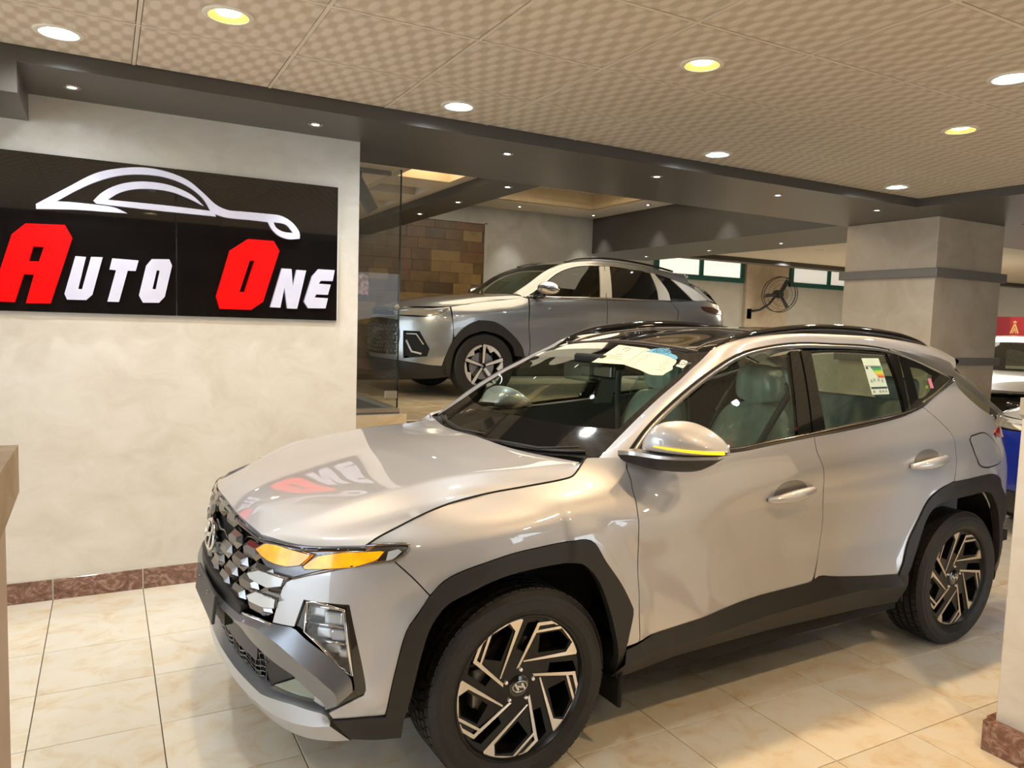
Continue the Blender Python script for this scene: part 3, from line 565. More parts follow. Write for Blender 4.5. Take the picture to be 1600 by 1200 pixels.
def surf_me(name, loops, S, NRM, mat, off=0, gap=.0022, thick=.014, res=.035, smooth=True, flip=False, rnd=0.0):
    """a curved panel: outline (first loop) and holes in the surface's own 2-D coordinates, lifted by S, with a turned-in rim"""
    lps = []
    for k, lp in enumerate(loops):
        if area2(lp) < 0: lp = lp[::-1]
        if smooth: lp = smooth_loop(lp, 34, 4)
        lp = inset(lp, gap if k == 0 else -gap); lps.append(densify(lp, res))
    A = np.array(lps[0]); lo, hi = A.min(0), A.max(0)
    gx, gy = np.meshgrid(np.arange(lo[0]+res/2, hi[0], res), np.arange(lo[1]+res/2, hi[1], res)); gx = gx.ravel(); gy = gy.ravel()
    if len(gx):
        ok = sdpoly(gx, gy, lps[0]) < -res*.45
        for h in lps[1:]: ok &= sdpoly(gx, gy, h) > res*.45
        gx, gy = gx[ok], gy[ok]
    P, E = [], []
    for lp in lps:
        n0 = len(P); P += [Vector(p) for p in lp]; n = len(lp); E += [(n0+i, n0+(i+1) % n) for i in range(n)]
    P += [Vector((x, y)) for x, y in zip(gx, gy)]
    vo, eo, fo, _, _, _ = delaunay_2d_cdt(P, E, [], 0, 1e-7)
    if not fo: return me_from(name, [], [], mat)
    cen = np.array([[sum(vo[i][0] for i in f)/len(f), sum(vo[i][1] for i in f)/len(f)] for f in fo])
    ok = sdpoly(cen[:, 0], cen[:, 1], lps[0]) < 0
    for h in lps[1:]: ok &= sdpoly(cen[:, 0], cen[:, 1], h) > 0
    fo = [f for f, o in zip(fo, ok) if o]
    uv = np.array([tuple(v) for v in vo]); V = S(uv[:, 0], uv[:, 1]); N = NRM(uv[:, 0], uv[:, 1]); 
    off_ = off(uv[:, 0], uv[:, 1])[:, None] if callable(off) else off
    V = V+N*off_
    if flip: fo = [tuple(reversed(f)) for f in fo]
    # face sense follows the normals
    f0 = fo[len(fo)//2]; c = np.cross(V[f0[1]]-V[f0[0]], V[f0[2]]-V[f0[0]])
    if c @ N[f0[0]] < 0: fo = [tuple(reversed(f)) for f in fo]
    cnt = {}
    for f in fo:
        for i in range(len(f)): cnt[(f[i], f[(i+1) % len(f)])] = 1
    be = [(a, b) for (a, b) in cnt if (b, a) not in cnt]
    V = list(V); Nn = list(N); F = list(fo)
    if thick:
        rim = {}
        for a, b in be:
            d = V[b]-V[a]; o = np.cross(d, N[a]); o = o/(np.linalg.norm(o)+1e-12)
            for q in (a, b): rim.setdefault(q, []).append(o)
        ia, ib = {}, {}
        for q, os_ in rim.items():
            o = np.sum(os_, 0); o = o/(np.linalg.norm(o)+1e-12)
            ia[q] = len(V); V.append(V[q]); Nn.append(o); ib[q] = len(V); V.append(V[q]-N[q]*thick); Nn.append(o)
        for a, b in be: F.append((ia[b], ia[a], ib[a], ib[b]))
    return me_from(name, V, F, mat, True, Nn)
def mirror_me(me):
    m2 = me.copy(); n = len(m2.vertices); co = np.empty(n*3); m2.vertices.foreach_get('co', co); co = co.reshape(-1, 3)
    nor = np.array([tuple(x.vector) for x in m2.corner_normals]) if len(m2.loops) else np.zeros((0, 3))
    V = co*np.array([1, -1, 1]); F = [tuple(reversed(p.vertices)) for p in m2.polygons]; sm = [p.use_smooth for p in m2.polygons]
    vn = np.zeros((n, 3)); li = np.empty(len(m2.loops), int); m2.loops.foreach_get('vertex_index', li)
    vn[li] = nor*np.array([1, -1, 1]); mat = m2.materials[0] if m2.materials else None; nm = me.name
    bpy.data.meshes.remove(m2)
    o = me_from(nm, V, F, mat)
    o.polygons.foreach_set('use_smooth', sm)
    if all(sm) and len(V): o.normals_split_custom_set_from_vertices([tuple(x) if np.linalg.norm(x) > .1 else (0, 0, 1) for x in vn])
    return o
def loft_me(name, curves, mat, n=24, m=4, closed=False, thick=0, flip=False, sub=None):
    """smooth skin over guide curves; n samples along, m between neighbouring curves; thick adds a rim turned to the back"""
    C = np.stack([crom(c, n) for c in curves]); k = len(curves)
    G = np.stack([crom(C[:, i], (k-1)*m+1) if k > 2 else C[0, i]+(C[1, i]-C[0, i])*np.linspace(0, 1, m+1)[:, None] for i in range(n)], 1)
    if k > 2:   # keep guides exact across
        t = np.linspace(0, k-1, (k-1)*m+1)
    if sub: G = G[int(sub[0]*(G.shape[0]-1)+.5):int(sub[1]*(G.shape[0]-1)+.5)+1, int(sub[2]*(n-1)+.5):int(sub[3]*(n-1)+.5)+1]
    r, c = G.shape[:2]; V = G.reshape(-1, 3); F = [(i*c+j, i*c+j+1, (i+1)*c+j+1, (i+1)*c+j) for i in range(r-1) for j in range(c-1)]
    if flip: F = [f[::-1] for f in F]
    du = np.gradient(G, axis=1); dv = np.gradient(G, axis=0); N = np.cross(du, dv).reshape(-1, 3); N /= np.linalg.norm(N, axis=1)[:, None]+1e-12
    if flip: N = -N
    V = list(V); Nn = list(N)
    if thick:
        ring = [i for i in range(c)]+[i*c+c-1 for i in range(1, r)]+[(r-1)*c+j for j in range(c-2, -1, -1)]+[i*c for i in range(r-2, 0, -1)]
        n0 = len(V); nr = len(ring); cen = np.mean(G.reshape(-1, 3), 0)
        for a in range(nr):
            p, q, w = V[ring[a-1]], V[ring[a]], V[ring[(a+1) % nr]]; o = np.cross(w-p, N[ring[a]]); o = o/(np.linalg.norm(o)+1e-12)
            if o @ (q-cen) < 0: o = -o
            V.append(q); Nn.append(o); V.append(q-N[ring[a]]*thick); Nn.append(o)
        for a in range(nr):
            b = (a+1) % nr; f = (n0+2*a, n0+2*a+1, n0+2*b+1, n0+2*b); F.append(f if flip else f)
    return me_from(name, V, F, mat, True, Nn)
TXC, TYC, YAWC = 1.2387, 3.0894, -3.11188
OW = {
 'front_door':[(2.006,1.124),(2.131,1.125),(2.328,1.121),(2.548,1.119),(2.784,1.137),(3.041,1.157),(3.033,1.095),(3.054,1.036),(3.089,0.902),(3.105,0.781),(3.088,0.599),(3.052,0.493),(2.443,0.476),(2.091,0.452),(1.993,0.445),(1.979,0.564),(1.979,0.674),(1.965,0.925),(1.973,0.972),(1.977,1.014),(1.989,1.05),(1.988,1.077)],
 'rear_door':[(3.041,1.157),(3.26,1.172),(3.509,1.194),(3.758,1.224),(3.937,1.258),(4.047,1.165),(4.087,1.125),(4.105,1.05),(4.104,0.986),(4.035,0.891),(3.932,0.859),(3.856,0.813),(3.78,0.71),(3.693,0.582),(3.635,0.457),(3.421,0.473),(3.217,0.494),(3.1,0.514),(3.065,0.5),(3.088,0.599),(3.105,0.781),(3.089,0.902),(3.054,1.036),(3.033,1.095)],
 'front_fender':[(1.874,1.113),(1.852,1.095),(1.816,1.071),(1.782,1.056),(1.742,1.049),(1.583,1.033),(1.428,1.017),(1.26,1.001),(1.143,0.982),(1.043,0.951),(0.978,0.924),(0.943,0.902),(1.001,0.907),(1.069,0.908),(1.086,0.904),(1.083,0.891),(1.064,0.87),(1.036,0.855),(1.096,0.801),(1.151,0.742),(1.2,0.785),(1.275,0.815),(1.424,0.848),(1.548,0.86),(1.663,0.867),(1.724,0.868),(1.75,0.861),(1.766,0.849),(1.81,0.785),(1.887,0.687),(1.939,0.599),(1.947,0.578),(1.927,0.434),(1.993,0.445),(1.979,0.564),(1.979,0.674),(1.965,0.925),(1.973,0.972),(1.977,1.014),(1.989,1.05),(1.988,1.077),(2.006,1.124),(1.936,1.119)],
 'bumper_skin':[(1.036,0.855),(0.899,0.835),(0.791,0.806),(0.682,0.772),(0.653,0.751),(0.631,0.694),(0.605,0.612),(0.704,0.619),(0.738,0.713),(0.894,0.713),(0.911,0.639),(0.938,0.519),(0.951,0.435),(0.945,0.421),(0.826,0.348),(0.842,0.327),(1.017,0.348),(1.045,0.505),(1.081,0.644),(1.116,0.694),(1.151,0.742),(1.096,0.801)],
 'arch_front':[(1.017,0.348),(1.045,0.505),(1.081,0.644),(1.116,0.694),(1.151,0.742),(1.2,0.785),(1.275,0.815),(1.424,0.848),(1.548,0.86),(1.663,0.867),(1.724,0.868),(1.75,0.861),(1.766,0.849),(1.81,0.785),(1.887,0.687),(1.939,0.599),(1.947,0.578),(1.927,0.434),(1.943,0.284),(1.909,0.381),(1.88,0.469),(1.848,0.574),(1.791,0.702),(1.745,0.76),(1.709,0.785),(1.662,0.794),(1.515,0.793),(1.387,0.779),(1.273,0.743),(1.198,0.71),(1.152,0.649),(1.127,0.573),(1.101,0.445),(1.08,0.341)],
 'arch_rear':[(3.635,0.457),(3.693,0.582),(3.78,0.71),(3.856,0.813),(3.932,0.859),(4.033,0.888),(4.254,0.897),(4.383,0.898),(4.463,0.888),(4.522,0.864),(4.695,0.748),(4.828,0.66),(4.661,0.547),(4.613,0.401),(4.641,0.342),(4.711,0.249),(4.581,0.376),(4.586,0.522),(4.546,0.657),(4.439,0.767),(4.375,0.803),(4.323,0.812),(4.004,0.804),(3.9,0.785),(3.836,0.73),(3.775,0.628),(3.683,0.465),(3.731,0.294)],
 'lamp_surround':[(0.738,0.713),(0.894,0.713),(0.911,0.639),(0.938,0.519),(0.951,0.435),(0.945,0.421),(0.826,0.348),(0.826,0.366),(0.912,0.429),(0.908,0.475),(0.742,0.59),(0.704,0.619)],
 'headlamp':[(0.75,0.709),(0.774,0.714),(0.878,0.696),(0.89,0.602),(0.906,0.483),(0.866,0.508),(0.8,0.571),(0.742,0.611)],
 'garnish':[(0.605,0.61),(0.704,0.619),(0.742,0.59),(0.827,0.543),(0.908,0.475),(0.912,0.429),(0.826,0.366),(0.82,0.386),(0.704,0.46),(0.486,0.521),(0.399,0.554),(0.318,0.579),(0.45,0.602),(0.536,0.605)],
 'lower_lip':[(0.036,0.451),(0.233,0.461),(0.388,0.415),(0.548,0.354),(0.7,0.365),(0.825,0.352),(0.842,0.327),(0.896,0.26),(0.804,0.255),(0.673,0.262),(0.455,0.224),(0.406,0.257),(0.27,0.29),(0.061,0.307)],
 'lip_kink':[(0.406,0.257),(0.6,0.31),(0.748,0.316),(0.814,0.346)],
 'corner_cladding':[(0.842,0.327),(1.017,0.346),(1.079,0.342),(1.072,0.257),(0.99,0.256),(0.896,0.26)],
 'fog':[(0.578,0.372),(0.691,0.43),(0.742,0.428),(0.765,0.406),(0.764,0.377)],
 'lower_grille':[(0.269,0.478),(0.486,0.514),(0.544,0.355),(0.44,0.41)],
 'dark_tri':[(0.486,0.521),(0.704,0.46),(0.82,0.386),(0.816,0.36),(0.544,0.355)],
 'drl_1':[(0.479,0.829),(0.537,0.86),(0.581,0.864),(0.753,0.859),(0.715,0.822),(0.656,0.808),(0.565,0.809)],
 'drl_2':[(0.726,0.82),(0.778,0.858),(0.852,0.875),(1.004,0.886),(0.978,0.857),(0.92,0.838),(0.735,0.813)],
 'drl_low1':[(0.458,0.744),(0.53,0.77),(0.657,0.77),(0.648,0.745),(0.581,0.726),(0.478,0.732)],
 'drl_low2':[(0.465,0.669),(0.522,0.697),(0.625,0.696),(0.621,0.667),(0.57,0.657),(0.484,0.656)],
 'lamp_cluster':[(0.541,0.867),(0.702,0.882),(0.826,0.892),(0.943,0.901),(1.001,0.907),(1.069,0.908),(1.086,0.904),(1.083,0.891),(1.064,0.87),(1.036,0.855),(0.899,0.835),(0.791,0.806),(0.682,0.772),(0.608,0.768),(0.535,0.784),(0.47,0.818),(0.485,0.851)],
 'lamp_tip':[(1.016,0.884),(1.048,0.891),(1.06,0.884),(1.033,0.863),(1.009,0.857)],
 'fuel':[(4.246,1.083),(4.269,1.103),(4.397,1.113),(4.452,1.101),(4.59,1.026),(4.63,0.97),(4.612,0.941),(4.55,0.93),(4.337,0.937),(4.31,0.951),(4.282,1.023)],
 'handle_f':[(2.758,0.904),(2.778,0.932),(2.878,0.934),(3.011,0.949),(3.034,0.925),(2.935,0.895),(2.814,0.886)],
 'pocket_f':[(2.793,0.938),(2.825,0.964),(2.887,0.969),(2.975,0.962),(3.005,0.94),(2.973,0.913),(2.939,0.879),(2.891,0.865),(2.846,0.88),(2.814,0.913)],
 'handle_r':[(3.727,0.996),(3.758,1.008),(3.841,1.005),(3.938,1.008),(4.019,1.028),(4.023,1.013),(3.95,0.993),(3.867,0.978),(3.764,0.979)],
 'pocket_r':[(3.739,1.013),(3.778,1.043),(3.85,1.051),(3.965,1.039),(4.003,1.022),(3.95,0.985),(3.913,0.956),(3.851,0.952),(3.787,0.966)],
 'quarter':[(3.937,1.258),(4.092,1.304),(4.245,1.346),(4.358,1.382),(4.434,1.296),(4.547,1.225),(4.76,1.167),(4.74,1.186),(4.652,1.121),(4.557,1.097),(4.637,1.013),(4.678,0.868),(4.828,0.66),(4.695,0.748),(4.522,0.864),(4.463,0.888),(4.383,0.898),(4.254,0.897),(4.033,0.888),(4.104,0.986),(4.105,1.05),(4.087,1.125),(4.047,1.165)]}
LW = {
 'door_lo':[(1.993,0.445),(2.091,0.452),(2.443,0.476),(3.052,0.493)],
 'rdoor_lo':[(3.065,0.5),(3.1,0.514),(3.217,0.494),(3.421,0.473),(3.635,0.457)],
 'sill_ridge':[(2.019,0.394),(2.225,0.401),(2.603,0.403),(3.081,0.415),(3.36,0.427),(3.646,0.443)],
 'sill_bot':[(1.98,0.275),(2.243,0.304),(2.782,0.312),(3.441,0.302),(3.722,0.288)],
 'shut':[(0.943,0.902),(0.978,0.924),(1.043,0.951),(1.143,0.982),(1.26,1.001),(1.428,1.017),(1.583,1.033),(1.742,1.049),(1.782,1.056),(1.816,1.071),(1.852,1.095),(1.874,1.113)],
 'hood_front':[(0.943,0.901),(0.826,0.892),(0.701,0.882),(0.611,0.875),(0.546,0.872),(0.489,0.877),(0.433,0.884),(0.3,0.891),(0.172,0.898),(0.057,0.904),(-0.033,0.91)],
 'plate':[(-0.112,0.574),(0.231,0.581),(0.234,0.466),(0.013,0.5),(-0.052,0.634),(0.455,0.614),(0.415,0.589)]}
OG = {
 'front_glass':[(-0.691,1.176),(-0.718,1.266),(-0.781,1.297),(-0.846,1.328),(-1.027,1.419),(-1.134,1.459),(-1.234,1.492),(-1.343,1.514),(-1.442,1.526),(-1.558,1.53),(-1.498,1.385),(-1.431,1.18),(-1.046,1.135)],
 'rear_glass':[(-1.714,1.534),(-1.872,1.539),(-2.071,1.537),(-2.293,1.526),(-2.296,1.433),(-2.262,1.25),(-1.995,1.223),(-1.624,1.186),(-1.654,1.354)],
 'bpillar_f':[(-1.558,1.53),(-1.624,1.534),(-1.518,1.174),(-1.426,1.169),(-1.498,1.385)],
 'bpillar_r':[(-1.636,1.534),(-1.709,1.534),(-1.654,1.354),(-1.618,1.183),(-1.526,1.173)],
 'cpillar':[(-2.305,1.526),(-2.398,1.517),(-2.3,1.227),(-2.268,1.241),(-2.301,1.421)],
 'quarter_glass':[(-2.41,1.517),(-2.551,1.484),(-2.683,1.443),(-2.853,1.39),(-2.612,1.322),(-2.418,1.27),(-2.319,1.23)],
 'belt':[(-0.686,1.157),(-1.044,1.129),(-1.426,1.168),(-1.617,1.182),(-1.993,1.22),(-2.266,1.238),(-2.424,1.27),(-2.862,1.383),(-2.902,1.375),(-2.597,1.303),(-2.446,1.256),(-2.263,1.222),(-2.005,1.193),(-1.532,1.156),(-1.041,1.118),(-0.676,1.117),(-0.56,1.119)],
 'sail':[(-0.513,1.125),(-0.616,1.217),(-0.717,1.263),(-0.676,1.117)],
 'wtop':[(-0.503,1.123),(-0.612,1.224),(-0.794,1.336),(-0.998,1.435),(-1.221,1.515),(-1.427,1.549),(-1.653,1.567),(-1.896,1.565),(-2.142,1.56),(-2.33,1.542),(-2.453,1.517),(-2.664,1.46),(-2.872,1.393)],
 'trim_in':[(-0.533,1.124),(-0.625,1.207),(-0.795,1.311),(-1.003,1.414),(-1.222,1.494),(-1.429,1.532),(-1.638,1.544),(-1.881,1.545),(-2.127,1.541),(-2.319,1.529),(-2.446,1.509),(-2.656,1.452),(-2.869,1.39)],
 'dtrim_top':[(-2.333,1.546),(-2.47,1.535),(-2.616,1.517),(-2.772,1.497),(-2.898,1.472)]}
CY = {
 'ws_edge':[(-0.427,0.725,1.112),(-0.543,0.708,1.19),(-0.665,0.69,1.271),(-0.784,0.67,1.342),(-0.888,0.65,1.396),(-0.988,0.625,1.451),(-1.074,0.6,1.492)],
 'ditch':[(-1.074,0.6,1.492),(-1.151,0.585,1.543),(-1.26,0.578,1.576),(-1.45,0.575,1.6),(-1.698,0.575,1.614),(-2.06,0.572,1.615),(-2.412,0.568,1.605),(-2.771,0.56,1.578),(-2.997,0.555,1.533),(-3.121,0.55,1.497)]}
O2 = {'arch_front': [(1.07, 0.334), (1.104, 0.439), (1.172, 0.621), (1.296, 0.777), (1.451, 0.854), (1.644, 0.839), (1.818, 0.738), (1.971, 0.581), (2.012, 0.46), (1.889, 0.472), (1.854, 0.579), (1.706, 0.696), (1.509, 0.744), (1.325, 0.675), (1.213, 0.544), (1.181, 0.414), (1.172, 0.229), (1.087, 0.348)], 'headlamp': [(0.431, 0.935), (0.617, 0.958), (0.935, 0.975), (1.164, 0.993), (1.093, 0.945), (0.944, 0.886), (0.785, 0.889), (0.465, 0.89)], 'fog': [(0.646, 0.719), (0.837, 0.717), (0.942, 0.537), (0.918, 0.46), (0.65, 0.428)], 'fender_top': [(-0.432, 0.976), (0.493, 1.048), (1.336, 1.134), (1.733, 1.151), (2.014, 1.14)], 'bumper_low': [(0.647, 0.391), (0.879, 0.368), (1.082, 0.356)], 'hoodcut': [(1.164, 0.993), (1.51, 1.057), (1.89, 1.108), (2.012, 1.134)], 'tail': [(4.409, 1.12), (4.615, 1.119), (4.702, 1.069), (4.75, 1.031), (4.585, 1.044), (4.459, 1.076)], 'cut1': [(2.058, 1.098), (2.044, 0.851), (2.076, 0.582), (2.077, 0.555)], 'cut2': [(3.048, 1.137), (3.045, 0.938)], 'belt': [(2.014, 1.14), (2.319, 1.135), (3.067, 1.149), (3.498, 1.156), (3.95, 1.164), (4.332, 1.193), (4.612, 1.205)]}
GLASS2 = {'front': [(-0.722, 1.139), (-0.783, 1.268), (-0.986, 1.424), (-1.237, 1.516), (-1.587, 1.547), (-1.506, 1.167)], 'rear': [(-1.746, 1.551), (-1.94, 1.548), (-2.356, 1.514), (-2.395, 1.289), (-2.384, 1.175), (-1.673, 1.16)], 'bp': [(-1.599, 1.551), (-1.748, 1.557), (-1.676, 1.157), (-1.505, 1.164)], 'cp': [(-2.356, 1.514), (-2.42, 1.508), (-2.571, 1.283), (-2.579, 1.169), (-2.382, 1.169), (-2.395, 1.289)], 'q': [(-2.433, 1.503), (-2.67, 1.45), (-2.986, 1.195), (-2.62, 1.17), (-2.579, 1.283)], 'dtr': [(-2.672, 1.456), (-2.788, 1.432), (-3.055, 1.337), (-3.261, 1.207), (-2.984, 1.189)], 'top': [(-0.514, 1.141), (-0.624, 1.205), (-0.776, 1.309), (-0.993, 1.452), (-1.244, 1.536), (-1.595, 1.571), (-1.946, 1.564), (-2.362, 1.529), (-2.677, 1.468), (-3.061, 1.353), (-3.285, 1.208)], 'roofedge': [(-0.402, 1.147), (-0.627, 1.302), (-0.841, 1.461), (-1.088, 1.561), (-1.261, 1.59), (-1.61, 1.614), (-1.96, 1.601), (-2.513, 1.563), (-3.08, 1.505), (-3.108, 1.466)]}
# ---------------------------------------------------------------- the parked silver-beige car
ARCH_F = [(-.47,.41),(-.472,.56),(-.30,.835),(-.24,.855),(.16,.80),(.40,.66),(.50,.40)]
ARCH_R = [(-2.19,.41),(-2.19,.5),(-2.42,.80),(-2.5,.84),(-2.9,.878),(-3.0,.84),(-3.10,.60),(-3.12,.41)]
DG0 = DG.copy()
feature_grid()
paint = pm('silver beige metallic paint', (.55,.55,.57), .50, .60, 1.0, var=.012, scale=900, ior=2.1)
black_gloss = pm('gloss black trim', (.008,.008,.008), .06, coat=1.0, var=.2)
black_matt = pm('dark plastic cladding', (.018,.016,.0145), .5, var=.06, scale=300, bump=.15, bscale=900)
black_deep = pm('deep black', (.006,.006,.006), .8)
rubber = pm('tyre rubber', (.013,.012,.011), .62, var=.1, scale=40)
rim_black = pm('satin black rim', (.006,.006,.006), .32, var=.2, spec=.35)
dark_chrome = pm('dark chrome', (.27,.26,.255), .2, 1.0, var=.03)
chrome = pm('bright chrome', (.80,.80,.80), .06, 1.0, var=.02)
satin = pm('satin silver trim', (.62,.60,.57), .28, .9, var=.02)
grey_metal = pm('satin grey bumper trim', (.25,.26,.285), .32, .7, .15, var=.02)
lip_silver = pm('light silver lip', (.52,.54,.57), .34, .6, .3, var=.02)
amber_e = pm('lit amber lens', (.50,.13,.002), .15, coat=.6, emit=(1.0,.31,.0), es=.80, scale=14, c2=(1,.50,.01))
amber_dim = pm('lit amber strip', (.9,.5,.03), .2, emit=(1.0,.58,.02), es=1.0)
white_lens = pm('clear white lens', (.74,.78,.82), .10, .3, 1.0)
red_lens = pm('red lamp lens', (.35,.01,.01), .1, coat=1)
lamp_grey = pm('lamp housing grey', (.16,.16,.17), .22, .7, .4)
win = glassmat('tinted window glass', (.80,.88,.80), .95)
win_dark = glassmat('dark privacy glass', (.55,.62,.52), .95)
screen_glass = glassmat('windscreen glass', (.82,.90,.82), .6)
lens_clear = glassmat('clear lamp cover', (.93,.95,.97), 1)
car = empty('car', (TXC, TYC, 0), YAWC, 'silver beige crossover car with black roof and cladding, hazard lights on, facing the sign wall', 'car')
def both(name, me, label=None, far=True, parent=None, pfar=None):
    o = ob(name, me, parent or car)
    if label: o['label'] = label
    o2 = None
    if far: o2 = ob(name, mirror_me(me), pfar or parent or car)
    return o, o2
def sym(half): return half+[(-u, z) for u, z in half[::-1] if abs(u) > 1e-6]
Sw = lambda u, z: W(u, z); Nw = lambda u, z: Wn(u, z)
def Sg(x, z): return np.stack([x, Gy(x, z), z], -1)
def Ng(x, z):
    e = .01; a = Sg(x+e, z)-Sg(x-e, z); b = Sg(x, z+e)-Sg(x, z-e); n = np.cross(b, a); n = n/np.linalg.norm(n, axis=-1, keepdims=True)
    return n*np.sign(n[..., 1:2])
pan = lambda nm, loops, mat, **k: surf_me(nm, loops, Sw, Nw, mat, **k)
gls = lambda nm, loops, mat, **k: surf_me(nm, loops, Sg, Ng, mat, **k)
Wl = lambda pts, off=0: [tuple(W(np.array(u), np.array(z), 0)+Wn(np.array(u), np.array(z))*off) for u, z in pts]
Gl = lambda pts, off=0: [tuple(Sg(np.array(x), np.array(z))+Ng(np.array(x), np.array(z))*off) for x, z in pts]
# --- painted panels on the flank
fd, fdm = both('front_door', pan('front_door', [OW['front_door']], paint, res=.018))
rd, rdm = both('rear_door', pan('rear_door', [OW['rear_door']], paint, res=.018))
both('front_fender', pan('front_fender', [OW['front_fender']], paint, res=.02))
qp, qpm = both('rear_quarter', pan('rear_quarter', [OW['quarter']], paint, res=.03))
ob('fuel_flap', pan('fuel_flap', [OW['fuel']], paint, off=.0035, thick=.006, gap=.004), car)
ob('fuel_flap_gap', pan('fuel_flap_gap', [OW['fuel']], black_deep, off=.0015, thick=0, gap=-.003), car)
bs, _ = both('front_bumper', pan('front_bumper', [OW['bumper_skin']], paint, res=.026))
# dark backing just inside the skin closes the shut lines
both('inner_body', join_me('inner_body', [pan('b', [[(.95,.30),(1.02,.34),(1.15,.78),(1.4,.87),(1.74,.88),(1.85,.80),(1.97,.58),(1.97,.40),(2.0,.42),(3.64,.44),(3.80,.75),(3.95,.875),(4.4,.91),(4.52,.88),(4.7,.73),(4.7,1.0),(4.35,1.36),(3.95,1.24),(3.0,1.145),(2.0,1.10),(1.86,1.08),(1.78,1.045),(1.2,.985),(.98,.905),(1.0,.86)]], black_deep, off=-.016, thick=0, res=.06)], black_deep))
# --- wheel arch cladding and sills
both('arch_cladding', pan('arch_cladding', [OW['arch_front']], black_matt, off=.010, thick=.035, gap=.001, res=.02), 'black plastic front wheel arch cladding')
both('arch_cladding', pan('arch_cladding', [OW['arch_rear']], black_matt, off=.010, thick=.035, gap=.001, res=.02), 'black plastic rear wheel arch cladding')
def dense(pts, n=40):
    a = np.array(pts); s = np.r_[0, np.cumsum(np.hypot(*np.diff(a, axis=0).T))]; q = np.linspace(0, s[-1], n); return [(float(np.interp(t, s, a[:, 0])), float(np.interp(t, s, a[:, 1]))) for t in q]
_lo = Wl(dense([(1.936,.425),(1.99,.436)]+[(u, z+.004) for u, z in LW['door_lo'][1:]+LW['rdoor_lo'][1:]]), .003); _rg = Wl(dense([(1.930,.385),(1.985,.393)]+LW['sill_ridge'][1:-1]+[(3.672,.41)]), .030); _bt = Wl(dense([(1.925,.29)]+LW['sill_bot']), -.01)
both('sill_cladding', join_me('s', [loft_me('s', [_lo, _rg], black_matt, 40, 3, flip=True), loft_me('s', [_rg, _bt], black_matt, 40, 3, flip=True), loft_me('s', [_bt, [(x, y-.25, z-.02) for x, y, z in _bt]], black_matt, 40, 2, flip=True)]), 'black plastic sill cladding')
both('mud_flap', box_me('mud_flap', (-.455, .72, .17), (-.435, .90, .42), black_deep, .006))
# --- door handles
for u, z, d, dm in ((2.86,.925, fd, fdm), (3.85,1.004, rd, rdm)):
    pk = [(u+.105*math.cos(a), z+.004+.052*math.sin(a)) for a in np.linspace(0, 2*math.pi, 24)[:-1]]
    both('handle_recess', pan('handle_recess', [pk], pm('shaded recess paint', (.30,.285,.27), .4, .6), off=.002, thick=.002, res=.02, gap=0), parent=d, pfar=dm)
    pth = [tuple(W(np.array(u+t), np.array(z-.006+.014*t/.13), h)) for t, h in ((-.14,.004),(-.125,.018),(-.08,.034),(0,.042),(.08,.036),(.125,.022),(.14,.004))]
    hm = tube_me('door_handle', crom(pth, 22), [.012+.014*math.sin(math.pi*i/21) for i in range(22)], paint, 10)
    both('door_handle', hm, parent=d, pfar=dm)
# --- glasshouse
both('front_window', gls('front_window', [OG['front_glass']], win, thick=.004, gap=0)); both('rear_window', gls('rear_window', [OG['rear_glass']], win, thick=.004, gap=0))
both('quarter_window', gls('quarter_window', [OG['quarter_glass']], win_dark, thick=.004, gap=0))
qb = OG['quarter_glass']; qi = [(-2.47,1.455),(-2.56,1.445),(-2.655,1.41),(-2.60,1.35),(-2.47,1.30),(-2.43,1.30)]
both('window_border', gls('window_border', [qb, qi], black_gloss, off=.001, thick=0, gap=0))
for k in ('bpillar_f', 'bpillar_r', 'cpillar'): both('window_pillar', gls('window_pillar', [OG[k]], black_gloss, off=.004, thick=.02, gap=.001))
both('mirror_sail', gls('mirror_sail', [OG['sail']], black_matt, off=.004, thick=.02, gap=0))
bl = Wl([(2.005,1.124),(2.131,1.125),(2.328,1.121),(2.548,1.119),(2.784,1.137),(3.041,1.157),(3.26,1.172),(3.509,1.194),(3.759,1.224),(3.938,1.258),(4.091,1.304),(4.242,1.346),(4.35,1.383)])
bu = Gl([(-.50,1.128),(-.686,1.155),(-.86,1.141),(-1.044,1.137),(-1.24,1.153),(-1.5,1.172),(-1.72,1.192),(-1.993,1.216),(-2.266,1.240),(-2.424,1.266),(-2.56,1.300),(-2.71,1.342),(-2.862,1.392)], .002)
bm_ = [tuple((np.array(a)+np.array(b))/2+np.array([0, .008, .006])) for a, b in zip(bl, bu)]
both('belt_moulding', loft_me('belt_moulding', [bl, bm_, bu], pm('dark bronze moulding', (.055,.045,.038), .22, .5, .5), 60, 3), 'dark moulding below the side windows')
wt = OG['wtop']; ti = OG['trim_in']
both('window_trim', loft_me('window_trim', [Gl(wt, .003), Gl([((a[0]+b[0])/2, (a[1]+b[1])/2) for a, b in zip(wt, ti)], .010), Gl(ti, .004)], satin, 60, 3, flip=True), 'satin bright trim above the side windows')
